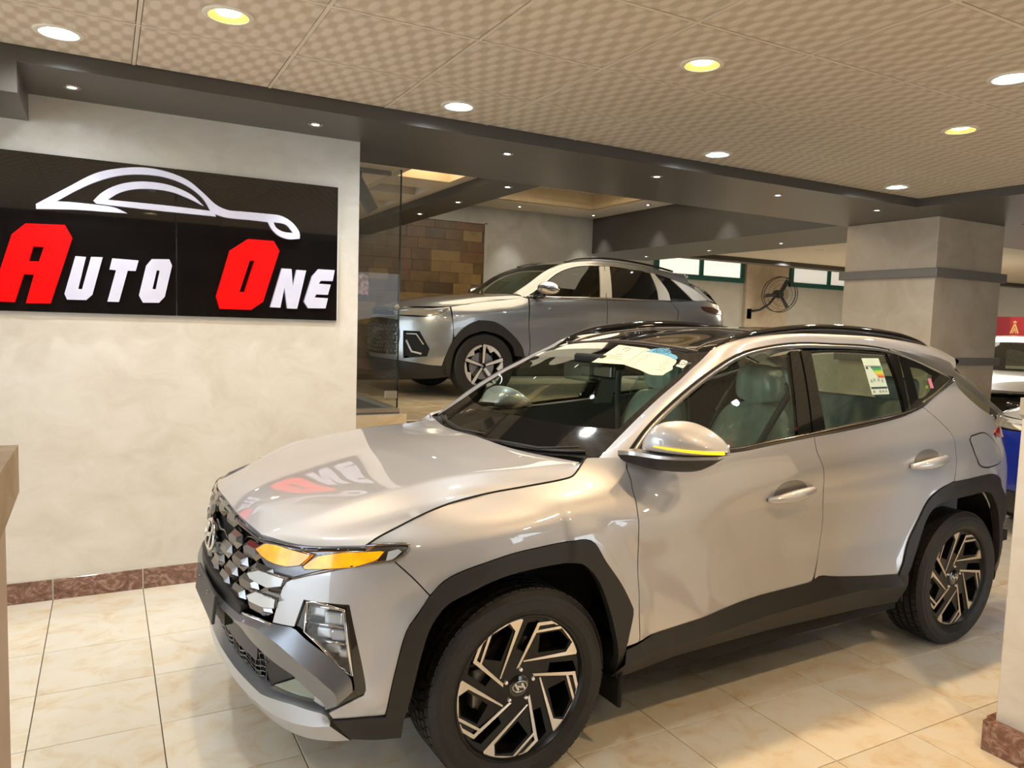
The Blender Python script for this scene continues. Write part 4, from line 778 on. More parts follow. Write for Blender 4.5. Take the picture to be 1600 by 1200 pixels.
# cant rail and A-pillar
inner = CY['ws_edge'][:-1]+CY['ditch']; inner = [(-.40,.735,1.095)]+inner[1:]
outer = Gl([(-.49,1.118)]+wt[1:], .006)
IN, OU = crom(inner, 60), crom(outer, 60)
mid = [tuple(.5*(a+b)+np.array([.004, .012, .003+.016*min(1, max(0, (-a[0]-.9)/.5))])) for a, b in zip(IN, OU)]
both('roof_side', loft_me('roof_side', [IN, mid, OU], paint, 70, 5))
both('seal', tube_me('seal', crom(Gl([(-.49,1.12)]+wt[1:], .006), 70), .0055, black_deep, 6))
dt = OG['dtrim_top']; 
both('pillar_trim', loft_me('pillar_trim', [Gl([(-2.335,1.545),(-2.47,1.537),(-2.616,1.520),(-2.772,1.500),(-2.90,1.470)], .016), Gl([(-2.335,1.541),(-2.462,1.522),(-2.64,1.488),(-2.80,1.450),(-2.91,1.415)], .018), Gl([(-2.335,1.538),(-2.453,1.512),(-2.664,1.455),(-2.82,1.405),(-2.90,1.385)], .010)], satin, 30, 3, flip=True), 'satin silver rear pillar trim')
# --- roof, screen
ditch = CY['ditch']
rc = [(-1.10,0,1.537),(-1.5,0,1.603),(-1.9,0,1.638),(-2.4,0,1.640),(-2.85,0,1.608),(-3.12,0,1.560),(-3.25,0,1.528)]
rm = [(x+.002, .36, z-.012) for x, y, z in rc]; rm[0] = (-1.095,.36,1.522); rm[-1] = (-3.21,.36,1.520)
re = [(-1.074,.60,1.492)]+list(ditch[1:])
both_roof = [[(x, -y, z) for x, y, z in re], [(x, -y, z) for x, y, z in rm], rc, rm, re]
roof = ob('roof', loft_me('roof', both_roof, black_gloss, 60, 8, flip=True), car); roof['label'] = 'gloss black panoramic roof'
seam = pm('roof seam grey', (.10,.085,.07), .4)
def roofpt(t, s): 
    a = crom(both_roof[0], 60)[int(t*59)]; 
    C5 = [crom(c, 60)[int(t*59)] for c in both_roof]; return tuple(crom(C5, 33)[int((s*.5+.5)*32+.5)]+np.array([0, 0, .003]))
for t in (.02, .30, .62): ob('roof_seam', tube_me('roof_seam', [roofpt(t, s) for s in np.linspace(-.86, .86, 21)], .006, seam, 6), roof)
for s in (-.80, .80): ob('roof_seam', tube_me('roof_seam', [roofpt(t, s) for t in np.linspace(.03, .62, 15)], .005, seam, 6), roof)
rail = [(-1.10,.592,1.497),(-1.17,.590,1.548),(-1.28,.588,1.583),(-1.5,.586,1.618),(-1.82,.584,1.645),(-2.2,.582,1.640),(-2.55,.578,1.612),(-2.74,.572,1.582),(-2.80,.570,1.562)]
rr = crom(rail, 40); both('roof_rail', xf(tube_me('roof_rail', rr, [.006+.013*min(1, 6*t, 6*(1-t)) for t in np.linspace(0, 1, 40)], black_gloss, 10), Matrix.Identity(4)), 'gloss black roof rail')
both('rail_foot', loft_me('rail_foot', [rr-np.array([0, -.012, 0]), [tuple(p) for p in np.array(crom([(x, .580, z-.004) for x, y, z in ditch[:8]], 40))]], black_gloss, 40, 2))
ob('antenna', loft_me('antenna', [[(-2.74,.02,1.622),(-2.84,.03,1.618),(-2.93,.02,1.61)], [(-2.78,0,1.665),(-2.87,0,1.668),(-2.94,0,1.655)], [(-2.74,-.02,1.622),(-2.84,-.03,1.618),(-2.93,-.02,1.61)]], black_gloss, 10, 4), car)
wse = CY['ws_edge']; wse = wse[:-1]+[(-1.074,.60,1.492)]
wsc = [(-.25,0,1.075),(-.46,0,1.205),(-.68,0,1.327),(-.90,0,1.438),(-1.10,0,1.537)]
wsm = [(-.30,.42,1.082),(-.50,.415,1.208),(-.71,.405,1.322),(-.92,.39,1.430),(-1.095,.36,1.522)]
gw = [[(x, -y, z) for x, y, z in wse], [(x, -y, z) for x, y, z in wsm], wsc, wsm, wse]
ws = ob('windscreen', loft_me('windscreen', gw, screen_glass, 40, 10, flip=True, sub=(.03,.97,.22,.93)), car)
fr = join_me('fr', [loft_me('f', gw, black_gloss, 40, 10, flip=True, sub=s_) for s_ in ((0, 1, 0, .22), (0, 1, .93, 1), (0, .03, .22, .93), (.97, 1, .22, .93))])
ob('windscreen_border', fr, ws)
def wspt(t, s, h=.006):
    C5 = [crom(c, 40)[min(39, int(t*39))] for c in gw]; return crom(C5, 41)[int((s*.5+.5)*40+.5)]+np.array([.45, 0, .89])*h
# windscreen stickers
paper = pm('cream paper', (.80,.72,.52), .7, var=.03, scale=30)
def onws(x, y, h=.008):
    g = lambda y: np.interp(abs(y), [0, .4, .65], [0, -.008, -.028])
    a = np.interp(x, [-1.10, -.90, -.68, -.46, -.25], [1.537, 1.438, 1.327, 1.205, 1.075]); return (x, y, a+g(y)+h)
def sheet(name, pts, mat, h, label):
    P = smooth_loop(pts, 60); me = poly_me(name, [P], .0008, mat, lambda u, v, w: onws(u, v, h+w)); o = ob(name, me, ws); o['label'] = label; return o
sheet('paper_sheet', [(-1.065,.008),(-1.059,.235),(-.906,.256),(-.889,.023)], paper, .007, 'cream printed paper behind the windscreen')
sheet('paper_sheet', [(-1.057,.24),(-1.002,.504),(-.975,.53),(-.955,.535),(-.933,.559),(-.900,.555),(-.881,.557),(-.868,.50),(-.885,.38),(-.904,.26)], paper, .007, 'torn cream printed paper')
blue = pm('sticker blue', (.10,.34,.58), .5); ink = pm('grey ink', (.28,.26,.30), .7)
bl_o = sheet('sticker', [(-1.03,.255),(-1.044,.272),(-1.053,.281),(-1.062,.30),(-1.069,.318),(-1.066,.36),(-1.057,.405),(-1.038,.43),(-1.03,.47),(-1.013,.502),(-.998,.505),(-1.012,.45),(-1.022,.36)], blue, .009, 'blue sticker lettered EGYPT')
def ws_text(txt, x, y, size, mat, h, rot, parent, sy=1):
    cu = bpy.data.curves.new('t', 'FONT'); cu.body = txt; cu.size = size; cu.extrude = .0003; cu.align_x = 'CENTER'; cu.align_y = 'CENTER'; t = bpy.data.objects.new('t', cu); COL.objects.link(t)
    dg = bpy.context.evaluated_depsgraph_get(); me = bpy.data.meshes.new_from_object(t.evaluated_get(dg)); bpy.data.objects.remove(t); me.name = 'lettering'; me.materials.clear(); me.materials.append(mat)
    c, s = math.cos(rot), math.sin(rot)
    for v in me.vertices:
        a, b = v.co.x, v.co.y*sy; dx, dy = a*c-b*s, a*s+b*c; v.co = onws(x-dy, y+dx, h)
    return ob('lettering', me, parent)
navy = pm('navy ink', (.02,.05,.12), .6)
ws_text('EGYPT', -1.040, .37, .045, navy, .0105, -.10, ws)
sm_o = sheet('sticker', [(-1.012,.535),(-1.003,.578),(-.955,.603),(-.960,.55)], pm('white sticker', (.62,.68,.64), .5), .007, 'small white sticker with dark mark'); ws_text('GP', -.982, .567, .04, navy, .0085, -.1, ws)
pp = [c for c in ws.children if c.name.startswith('paper')]
for k, (xx, y0, y1) in enumerate(((-.985,.09,.15),(-.965,.07,.17),(-.945,.06,.19),(-1.0,.30,.47),(-.98,.30,.49),(-.962,.29,.50),(-.945,.30,.50),(-.928,.29,.52),(-.911,.30,.52))):
    ob('print_line', poly_me('print_line', [[(xx, y0), (xx, y1), (xx+.0035, y1), (xx+.0035, y0)]], .0004, ink, lambda u, v, w: onws(u, v, .0085+w)), ws)
ob('print_emblem', tube_me('print_emblem', [onws(-1.028+.016*math.cos(a), .115+.022*math.sin(a), .0088) for a in np.linspace(.5, 5.2, 16)], .0022, ink, 5), ws)
# energy sticker on the rear side glass
def gq(a, b): return (-2.072-.143*a+.031*(1-b), 1.326+.174*b)
def gsheet(name, a0, a1, b0, b1, mat, h, parent): return ob(name, surf_me(name, [[gq(a0, b0), gq(a1, b0), gq(a1, b1), gq(a0, b1)]], Sg, Ng, mat, off=h, thick=.0005, res=.06, gap=0, smooth=False), parent)
rwin = [o for o in car.children if o.name.startswith('rear_window')][0]
es = gsheet('sticker', 0, 1, 0, 1, pm('pale green paper', (.58,.72,.62), .6), .002, rwin); es['label'] = 'pale energy label with coloured bars'
gsheet('bar', .05, .97, .77, .79, ink, .003, rwin)
for k, c in enumerate(((.02,.22,.11),(.03,.33,.08),(.36,.58,.02),(.72,.62,.02),(.72,.30,.02),(.60,.08,.02))): gsheet('bar', .36+.065*k*.8, .96, .72-.053*k, .765-.053*k, pm('bar %d' % k, c, .6), .003, rwin)
gsheet('bar', .07, .18, .70, .75, black_deep, .003, rwin); gsheet('bar', .04, .96, .155, .205, pm('dark bar', (.02,.05,.06), .6), .003, rwin)
for a in (.10, .45, .62, .80): gsheet('bar', a, a+.10, .05, .11, ink, .003, rwin)
for a, b in ((.12, .33), (.55, .36), (.75, .33), (.3, .36)): gsheet('bar', a, a+.10, b, b+.08, pm('pale print', (.30,.42,.38), .6), .003, rwin)
qw = [o for o in car.children if o.name.startswith('quarter_window')][0]
for x0, x1, z0, z1, c in ((-2.525,-2.56,1.355,1.385,(.05,.08,.03)), (-2.535,-2.56,1.345,1.36,(.18,.36,.03)), (-2.585,-2.62,1.345,1.395,(.60,.20,.28))):
    o = ob('sticker', surf_me('sticker', [[(x0, z0), (x1, z0), (x1-.01, z1), (x0-.01, z1)]], Sg, Ng, pm('small sticker', c, .6), off=.003, thick=.0005, gap=0, smooth=False), qw)
# --- bonnet
sh = Wl(LW['shut'])
hf = [(.832,0,.903),(.824,.24,.893),(.792,.46,.876),(.690,.62,.870),(.54,.802,.901)]
c0 = [hf[0],(.79,0,.930),(.68,0,.968),(.50,0,1.010),(.25,0,1.056),(0,0,1.083),(-.258,0,1.096)]
c1 = [hf[1],(.77,.25,.926),(.66,.265,.961),(.48,.285,1.004),(.24,.31,1.049),(0,.33,1.076),(-.275,.345,1.088)]
c2 = [hf[2],(.752,.473,.890),(.567,.53,.958),(.352,.58,1.023),(.075,.62,1.061),(-.222,.65,1.078),(-.352,.675,1.090)]
c3 = [hf[3],(.655,.63,.892),(.50,.665,.944),(.32,.69,1.002),(.07,.705,1.040),(-.20,.715,1.058),(-.358,.715,1.094)]
c4 = [hf[4]]+[tuple(p) for p in sh[1:]]
cur = [c0, c1, c2, c3, c4]; allc = [[(x, -y, z) for x, y, z in c] for c in cur[:0:-1]]+cur
# cross-section splines keep the two bonnet creases crisp
n_ = 64; C = np.stack([crom(c, n_) for c in allc])
def xsec(i):
    a = C[:, i]; L_ = crom(a[0:3], 17); M_ = crom(a[2:7], 49); R_2 = crom(a[6:9], 17); return np.vstack([L_[:-1], M_[:-1], R_2])
G_ = np.stack([xsec(i) for i in range(n_)], 1)
for _ in range(1):
    G2 = G_.copy(); G2[1:-1, 1:-1] = (2*G_[1:-1, 1:-1]+G_[:-2, 1:-1]+G_[2:, 1:-1])/4; G_ = G2
def grid_me(name, G, mat, flip=False, thick=0):
    r, c = G.shape[:2]; F = [(i*c+j, i*c+j+1, (i+1)*c+j+1, (i+1)*c+j) for i in range(r-1) for j in range(c-1)]
    if flip: F = [f[::-1] for f in F]
    V = list(G.reshape(-1, 3)); me = me_from(name, V, F, mat, True); return me
hood_me = grid_me('bonnet', G_, paint, True)
bm = bmesh.new(); bm.from_mesh(hood_me); be = [e for e in bm.edges if e.is_boundary]
g = bmesh.ops.extrude_edge_only(bm, edges=be); nv = [v for v in g['geom'] if isinstance(v, bmesh.types.BMVert)]
for v in nv: v.co.z -= .022; v.co.x -= .004
for e in be: e.smooth = False
bm.to_mesh(hood_me); bm.free(); hood = ob('bonnet', hood_me, car)
ob('bonnet_seam', tube_me('s', [(x, y+.001, z+.0005) for x, y, z in crom(sh, 60)], .0035, black_deep, 5), hood)
ob('bonnet_gap', grid_me('bonnet_gap', G_-np.array([.01, 0, .03]), black_deep, True), car)
# cowl and wipers
cw = [tuple(np.array(c[-1])+np.array([.012, 0, -.004])) for c in allc]; cw2 = [(x-.10, y, z+.004) for x, y, z in cw]
ob('cowl', loft_me('cowl', [cw, [(x-.05, y, z-.018) for x, y, z in cw], cw2], black_matt, 40, 3, flip=True), car)
for y0, y1 in ((-.62, .05), (-.02, .62)):
    w_ = ob('wiper', tube_me('wiper', [wspt(.0, y0/.72, .004), wspt(.03, (y0+.2)/.72, .014), wspt(.045, (y0+.45)/.72, .014), wspt(.06, y1/.72, .012)], [.010, .007, .006, .004], black_matt, 6), car)
    ob('wiper_blade', tube_me('wiper_blade', [wspt(.045, s/.72, .007) for s in np.linspace(y0+.06, y1+.02, 9)], .006, black_matt, 5), w_)
# --- front end
GR = sym([(0,.903),(.3,.890),(.489,.874),(.500,.85),(.47,.818),(.535,.784),(.608,.768),(.653,.751),(.631,.694),(.605,.612),(.45,.604),(0,.604)])
gp = pan('grille_back', [GR], black_deep, off=-.045, thick=0, gap=-.01, res=.05); grille = ob('grille', gp, car); grille['label'] = 'dark grille of staggered chrome lozenges'
def frame_at(u, z, h=0):
    p = W(np.array(u), np.array(z)); n = Wn(np.array(u), np.array(z)); p = p+n*h; e = W(np.array(u+.01), np.array(z))-W(np.array(u-.01), np.array(z)); e = e/np.linalg.norm(e); f = np.cross(n, e)
    return Matrix(((e[0], f[0], n[0], p[0]), (e[1], f[1], n[1], p[1]), (e[2], f[2], n[2], p[2]), (0, 0, 0, 1)))
def gem(w, h, d, mat, sk=.012):
    o_ = [(-w, 0), (-w*.62+sk, h), (w*.62+sk, h), (w, 0), (w*.62-sk, -h), (-w*.62-sk, -h)]; i_ = [(a*.62, b*.45+.001) for a, b in o_]
    V = [(a, b, -.03) for a, b in o_]+[(a, b, 0) for a, b in o_]+[(a, b, d) for a, b in i_]; F = [tuple(range(12, 18))]
    for k in range(6): F += [(k, (k+1) % 6, 6+(k+1) % 6, 6+k), (6+k, 6+(k+1) % 6, 12+(k+1) % 6, 12+k)]
    return me_from('grille_lozenge', V, F, mat)
gem_me = gem(.080, .0285, .014, dark_chrome); GRa = np.array(GR)
for r in range(5):
    for k in range(-5, 6):
        u, z = (k+.5*(r % 2))*.172, .640+.058*r
        if sdpoly(np.array([abs(u)]), np.array([z]), GR)[0] > -.022 or (abs(u) < .10 and .70 < z < .83): continue
        ob('grille_lozenge', gem_me, grille).matrix_basis = frame_at(u, z, -.014)
lines = []
for r in range(6):
    z = .611+.058*r; us = [u for u in np.linspace(-.62, .62, 63) if sdpoly(np.array([abs(u)]), np.array([z]), GR)[0] < -.004]
    if len(us) > 3: lines.append(tube_me('l', [tuple(W(np.array(u), np.array(z+.006*math.sin(u/.172*2*math.pi)))-.028*Wn(np.array(u), np.array(z))) for u in us], .0038, dark_chrome, 5))
ob('grille_bars', join_me('grille_bars', lines, dark_chrome), grille)
ob('grille_edge', tube_me('grille_edge', Wl([(-.605,.607),(-.45,.599),(-.2,.597),(0,.597),(.2,.597),(.45,.599),(.605,.607)], .004), .006, chrome, 6), grille)
ob('bonnet_edge_strip', tube_me('bonnet_edge_strip', Wl([(u, z-.012) for u, z in ((-.94,.899),(-.7,.880),(-.49,.872),(-.3,.884),(0,.897),(.3,.884),(.49,.872),(.7,.880),(.94,.899))], -.004), .007, black_gloss, 6), grille)
# emblem
em = ob('emblem', tube_me('emblem', [(.088*math.cos(a), .054*math.sin(a), 0) for a in np.linspace(0, 2*math.pi, 41)[:-1]], .0075, chrome, 8, True), car); em.matrix_basis = frame_at(.0, .765, .014)
em['label'] = 'chrome oval emblem with slanted letter'
def bar3(p, q, w, d, mat):
    p, q = np.array(p), np.array(q); t = (q-p)/np.linalg.norm(q-p); s = np.array([-t[1], t[0]])*w; return poly_me('b', [[tuple(p-s), tuple(q-s), tuple(q+s), tuple(p+s)]], d, mat, lambda u, v, w_: (u, v, w_-d/2))
def hmark(k, mat): return join_me('emblem_letter', [bar3((-.040*k, -.024*k), (-.012*k, .024*k), .0068*k, .010*k, mat), bar3((.012*k, -.024*k), (.040*k, .024*k), .0068*k, .010*k, mat), bar3((-.028*k, -.006*k), (.028*k, .006*k), .0055*k, .010*k, mat)])
ob('emblem_letter', hmark(1.5, chrome), em)
# --- lamp clusters
def lampside(sg):
    mk = (lambda m: m) if sg > 0 else mirror_me
    lc = ob('lamp_cluster', mk(pan('lamp_cluster', [OW['lamp_cluster']], lamp_grey, off=-.012, thick=.03, gap=.002, res=.025)), car)
    for k in ('drl_1', 'drl_2'): o = ob('turn_lamp', mk(pan('turn_lamp', [OW[k]], amber_e, off=.006, thick=.02, gap=.0, res=.02, smooth=False)), lc); o['label'] = 'lit amber turn lamp'
    ob('lamp_frame', mk(join_me('f', [tube_me('f', Wl(OW[k]+OW[k][:1], .004), .0035, dark_chrome, 5) for k in ('drl_1', 'drl_2')]+[tube_me('f', Wl([(.94,.900),(1.0,.905),(1.06,.906),(1.084,.903),(1.083,.891),(1.064,.872),(1.036,.857),(.90,.838),(.79,.810),(.69,.776)], .002), .005, black_gloss, 6)], dark_chrome)), lc)
    ob('lamp_reflector', mk(pan('lamp_reflector', [OW['lamp_tip']], white_lens, off=.004, thick=.012, gap=0)), lc)
    for k in ('drl_low1', 'drl_low2'):
        o = ob('daytime_lamp', mk(pan('daytime_lamp', [OW[k]], white_lens, off=.010, thick=.05, gap=0, res=.02, smooth=False)), car); o['label'] = 'clear daytime running lamp'
        ob('lamp_frame', mk(tube_me('f', Wl(OW[k]+OW[k][:1], .006), .004, dark_chrome, 5)), o)
    su = ob('headlamp_surround', mk(pan('headlamp_surround', [OW['lamp_surround'], OW['headlamp']], black_gloss, off=-.010, thick=.05, gap=.001, res=.025)), car); su['label'] = 'black headlamp surround'
    hl = ob('headlamp', mk(pan('headlamp', [OW['headlamp']], pm('headlamp bowl', (.22,.21,.20), .25, .8), off=-.07, thick=0, gap=-.012)), car)
    for a, b, w, h in ((.775,.675,.030,.030),(.83,.655,.030,.034),(.80,.605,.028,.028),(.85,.60,.025,.03),(.835,.555,.025,.026),(.87,.54,.018,.024),(.868,.655,.014,.035)):
        o = ob('lamp_unit', mk(xf(bevel_me(box_me('u', (-w, -h*.62, -.05), (w, h*.62, .014), white_lens), .008, 2), frame_at(a, b, -.042))), hl)
    for z0, z1 in ((.692,.69),(.635,.632),(.58,.577)): ob('lamp_fin', mk(tube_me('lamp_fin', Wl([(.748 if z0 > .6 else .78, z0), (.885, z1)], -.022), .005, chrome, 5)), hl)
    ob('lamp_cover', mk(pan('lamp_cover', [OW['headlamp']], lens_clear, off=-.004, thick=.002, gap=0)), hl)
    ob('lamp_rim', mk(tube_me('lamp_rim', Wl(OW['headlamp']+OW['headlamp'][:1], -.003), .005, chrome, 6)), hl)
    fg = ob('fog_lamp', mk(pan('fog_lamp', [[(.562,.366),(.69,.432),(.745,.425),(.77,.40),(.765,.368)]], pm('greenish fog lens', (.30,.36,.31), .1, .4, 1), off=-.03, thick=.01, gap=.001)), car)
    ob('lamp_cover', mk(pan('lamp_cover', [[(.562,.366),(.69,.432),(.745,.425),(.77,.40),(.765,.368)]], lens_clear, off=-.015, thick=.002, gap=0)), fg)
    ob('bumper_insert', mk(pan('bumper_insert', [[(.765,.368),(.77,.40),(.80,.385),(.816,.366),(.80,.352)]], lip_silver, off=-.02, thick=.02, gap=0)), car)
    cc = ob('corner_cladding', mk(pan('corner_cladding', [OW['corner_cladding']], black_matt, off=.008, thick=.04, gap=.001, res=.03)), car)
for sg_ in (1, -1): lampside(sg_)
# grey skid trim below the grille: band with a ridge that sweeps down to the corners
up = [(0,.597),(.25,.598),(.45,.600),(.605,.611),(.704,.618),(.742,.592),(.827,.545),(.907,.474),(.911,.430)]
rdg = [(0,.575),(.25,.577),(.44,.580),(.56,.592),(.66,.566),(.72,.535),(.80,.485),(.868,.432),(.866,.395)]
lw = [(0,.548),(.25,.547),(.42,.540),(.486,.520),(.59,.490),(.70,.459),(.765,.415),(.813,.384),(.819,.360)]
U3, R3, L3 = Wl(dense(up), .002), Wl(dense(rdg), .030), Wl(dense(lw), .004); BK = Wl([(u, z-.004) for u, z in dense(lw)], -.05)
both('skid_trim', join_me('st', [loft_me('s', [U3, R3], grey_metal, 50, 4), loft_me('s', [R3, L3], grey_metal, 50, 4), loft_me('s', [L3, BK], grey_metal, 50, 2)]), 'satin grey trim band sweeping under the headlamp')
# lower opening
LO = sym([(0,.552),(.42,.545),(.486,.524),(.702,.462),(.818,.384),(.822,.340),(.69,.350),(.521,.332),(.383,.350),(0,.355)])
low = ob('lower_intake', pan('lower_intake', [LO], black_deep, off=-.06, thick=0, gap=-.012, res=.06), car)
ob('intake_panel', pan('intake_panel', [sym([(0,.535),(.40,.532),(.47,.47),(.46,.425),(0,.43)])], pm('sensor panel grey', (.06,.06,.062), .45), off=-.03, thick=.02, gap=0, res=.05), low)
mesh_l = [tube_me('l', [tuple(W(np.array(u), np.array(z+.010*math.sin(u*40)))-.035*Wn(np.array(u), np.array(z))) for u in np.linspace(-a, a, 81)], .0032, black_gloss, 5) for z, a in ((.365,.50),(.385,.51),(.405,.52),(.43,.53),(.455,.52),(.48,.50))]
mesh_l += [tube_me('l', Wl([(u, .36), (u+.02, .42), (u, .49)], -.036), .003, black_gloss, 5) for u in np.linspace(-.5, .5, 26)]
ob('intake_mesh', join_me('m', mesh_l, black_gloss), low)['kind'] = 'stuff'
for s_ in (1, -1): ob('intake_blank', pan('intake_blank', [[(s_*u, z) for u, z in ((.50,.515),(.70,.455),(.735,.428),(.69,.436),(.555,.366),(.53,.345))]], black_matt, off=-.035, thick=.01, gap=0, res=.05), low)
# silver lip, two facets
t1 = [(0,.358),(.2,.356),(.383,.350),(.521,.334),(.60,.345),(.69,.353),(.818,.343),(.833,.318)]
t2 = [(0,.315),(.2,.313),(.36,.305),(.50,.297),(.60,.293),(.69,.293),(.78,.298),(.835,.310)]
t3 = [(0,.255),(.2,.252),(.36,.246),(.50,.236),(.62,.226),(.74,.226),(.84,.236),(.893,.246)]
A1, A2, A3 = Wl(dense(t1), .002), Wl(dense(t2), .012), Wl(dense(t3), .0)
both('front_lip', join_me('fl', [loft_me('s', [A1, A2], lip_silver, 40, 3), loft_me('s', [Wl(dense(t1), -.05), A1], lip_silver, 40, 2)]), 'light silver lower lip')
both('front_valance', join_me('fv', [loft_me('s', [A2, A3], paint, 40, 3), loft_me('s', [A3, [(x-.3, y*.9, z-.01) for x, y, z in A3]], black_matt, 40, 2)], paint), 'beige lower bumper facet')
both('bumper_filler', pan('bumper_filler', [[(.60,.615),(.74,.60),(.93,.44),(.83,.33),(.83,.30),(1.05,.33),(1.05,.50),(1.15,.72),(1.03,.84),(.65,.74)]], black_deep, off=-.085, thick=0, res=.06))
# number plate on its dark bracket
pb = ob('plate_bracket', pan('plate_bracket', [sym([(0,.645),(.30,.640),(.435,.618),(.42,.592),(.28,.590),(.27,.50),(0,.50)])], black_matt, off=.012, thick=.03, gap=0, res=.05), car)
pl = ob('blank_plate', xf(bevel_me(box_me('p', (-.006, -.13, -.052), (.006, .285, .052), pm('dark grey blank plate', (.060,.060,.062), .42)), .003, 2), Matrix.Translation((.917, .0, .567)) @ Matrix.Rotation(math.radians(-6), 4, 'Y')), car); pl['label'] = 'blank dark grey number plate'
for y in (-.03, .16): ob('screw', xf(lathe_me('screw', [(.0001, .004), (.006, .003), (.007, 0)], dark_chrome, 10), Matrix.Translation((.924, y, .595)) @ Matrix.Rotation(math.radians(84), 4, 'Y')), pl)
# --- rear end
both('tail_lamp', pan('tail_lamp', [[(4.56,1.092),(4.60,1.118),(4.70,1.125),(5.1,1.10),(5.1,1.06),(4.75,1.06),(4.62,1.078)]], red_lens, off=.006, thick=.03, res=.04))
tg = [(4.69,1.15),(5.0,1.12)]; uc = float(u_of(18)) if False else 5.08
tgp = [(4.66,1.17),(4.80,1.15),(uc,1.13),(uc,.62),(4.86,.62),(4.72,.80),(4.60,1.05)]
both('tailgate', pan('tailgate', [tgp], paint, off=-.004, thick=0, res=.05)); both('rear_bumper', pan('rear_bumper', [[(4.64,.87),(4.72,.79),(4.86,.62),(uc,.62),(uc,.30),(4.75,.28),(4.63,.30),(4.60,.42),(4.71,.54),(4.712,.68)]], paint, off=0, thick=.01, res=.05)); both('rear_valance', pan('rear_valance', [[(4.60,.42),(uc,.45),(uc,.24),(4.64,.26)]], black_matt, off=.006, thick=.02, res=.06))
qe = [(-2.862,.700,1.392),(-3.02,.70,1.325),(-3.18,.705,1.25),(-3.30,.72,1.19),(-3.40,.70,1.165)]
qi2 = [(-2.98,.60,1.45),(-3.14,.62,1.37),(-3.27,.645,1.28),(-3.37,.66,1.21),(-3.43,.66,1.17)]
both('rear_pillar', loft_me('rear_pillar', [qe, [tuple((np.array(a)+np.array(b))/2+np.array([-.01, .012, .012])) for a, b in zip(qe, qi2)], qi2], satin, 24, 3), 'bright trim on the rear pillar')
sp = [[(-3.121,s*.55,1.497) if abs(s) == 1 else ((-3.21,s*.72,1.520) if s else (-3.25,0,1.528)) for s in (-1,-.5,0,.5,1)], [(-3.10,-.56,1.45),(-3.17,-.36,1.485),(-3.2,0,1.49),(-3.17,.36,1.485),(-3.10,.56,1.45)]]
ob('spoiler', loft_me('spoiler', [sp[0], [(x-.05, y, z-.015) for x, y, z in sp[0]], sp[1]], black_gloss, 30, 3), car)
ob('rear_screen', loft_me('rear_screen', [[(-3.10,-.57,1.45),(-3.17,-.3,1.48),(-3.19,0,1.485),(-3.17,.3,1.48),(-3.10,.57,1.45)], [(-3.29,-.63,1.31),(-3.37,0,1.33),(-3.29,.63,1.31)], [(-3.46,-.66,1.15),(-3.56,0,1.14),(-3.46,.66,1.15)]], win_dark, 24, 5), car)
both('rear_seal', loft_me('rear_seal', [qi2, [(-3.05,.57,1.47),(-3.17,.585,1.39),(-3.29,.625,1.30),(-3.38,.645,1.22),(-3.45,.66,1.16)]], black_gloss, 20, 2))
# --- wing mirror
def mirror_side():
    prof = []   # shell rings from the inner edge outwards (y), flat below, domed above
    for y, cx, rx, zb, zt in ((.895,-.555,.030,1.162,1.172),(.905,-.560,.070,1.160,1.205),(.925,-.572,.094,1.160,1.250),(.955,-.585,.106,1.160,1.276),(.99,-.602,.112,1.160,1.278),(1.03,-.628,.108,1.160,1.262),(1.065,-.655,.092,1.161,1.236),(1.092,-.682,.064,1.164,1.207),(1.108,-.702,.030,1.168,1.184),(1.112,-.708,.008,1.172,1.177)):
        zm = zb+.35*(zt-zb)
        prof.append([(cx+rx*math.copysign(abs(math.cos(a))**.75, math.cos(a)), y, zm+((zt-zm)*abs(math.sin(a))**.8 if math.sin(a) > 0 else -(zm-zb)*abs(math.sin(a))**.5)) for a in np.linspace(0, 2*math.pi, 45)])
    return loft_me('m', prof, paint, 45, 3)
mm = mirror_side()
bm = bmesh.new(); bm.from_mesh(mm); bmesh.ops.remove_doubles(bm, verts=bm.verts, dist=.0004); bmesh.ops.recalc_face_normals(bm, faces=bm.faces); bm.to_mesh(mm); bm.free(); mm.polygons.foreach_set('use_smooth', [True]*len(mm.polygons))
FOLD = Matrix.Translation((-.80, -.885, -.04)) @ Matrix.Rotation(math.radians(-84), 4, 'Z') @ Matrix.Translation((.60, .88, 0))
mL, mR = both('wing_mirror', mm, 'painted wing mirror with lit amber strip'); mR['label'] = 'folded wing mirror on the far side'
bs_ = [[(-.46+.0*k, y, z) for k, y in ((0, 0),)] for z in (0,)]
def mbase(): # dark lower shell and stalk with a bright front edge
    f1 = [(-.425,.842,1.157),(-.458,.88,1.158),(-.470,.94,1.160),(-.492,1.01,1.160),(-.55,1.072,1.161),(-.665,1.118,1.164)]
    f0 = [(x, y, 1.141+.012*k/5) for k, (x, y, z) in enumerate(f1)]
    top = [(x-.09, y-.02, z-.001) for x, y, z in f1]
    bt = [(-.46,.835,1.112),(-.50,.87,1.100),(-.54,.94,1.090),(-.59,1.0,1.092),(-.65,1.05,1.104),(-.70,1.10,1.148)]
    bk = [(-.56,.80,1.11),(-.66,.86,1.11),(-.70,.93,1.115),(-.72,1.0,1.125),(-.73,1.06,1.14),(-.71,1.105,1.158)]
    return loft_me('b', [f0, bt, bk], black_matt, 24, 3), join_me('b2', [loft_me('b2', [f1, f0], satin, 24, 2), loft_me('b2', [top, f1], satin, 24, 2)], satin)
mb, ms = mbase()
both('mirror_base', mb, parent=mL, pfar=mR); both('mirror_strip', ms, parent=mL, pfar=mR)
tsx = [(-.484,.975,1.190),(-.497,1.01,1.189),(-.527,1.045,1.186),(-.572,1.080,1.182),(-.630,1.104,1.178),(-.695,1.115,1.175)]
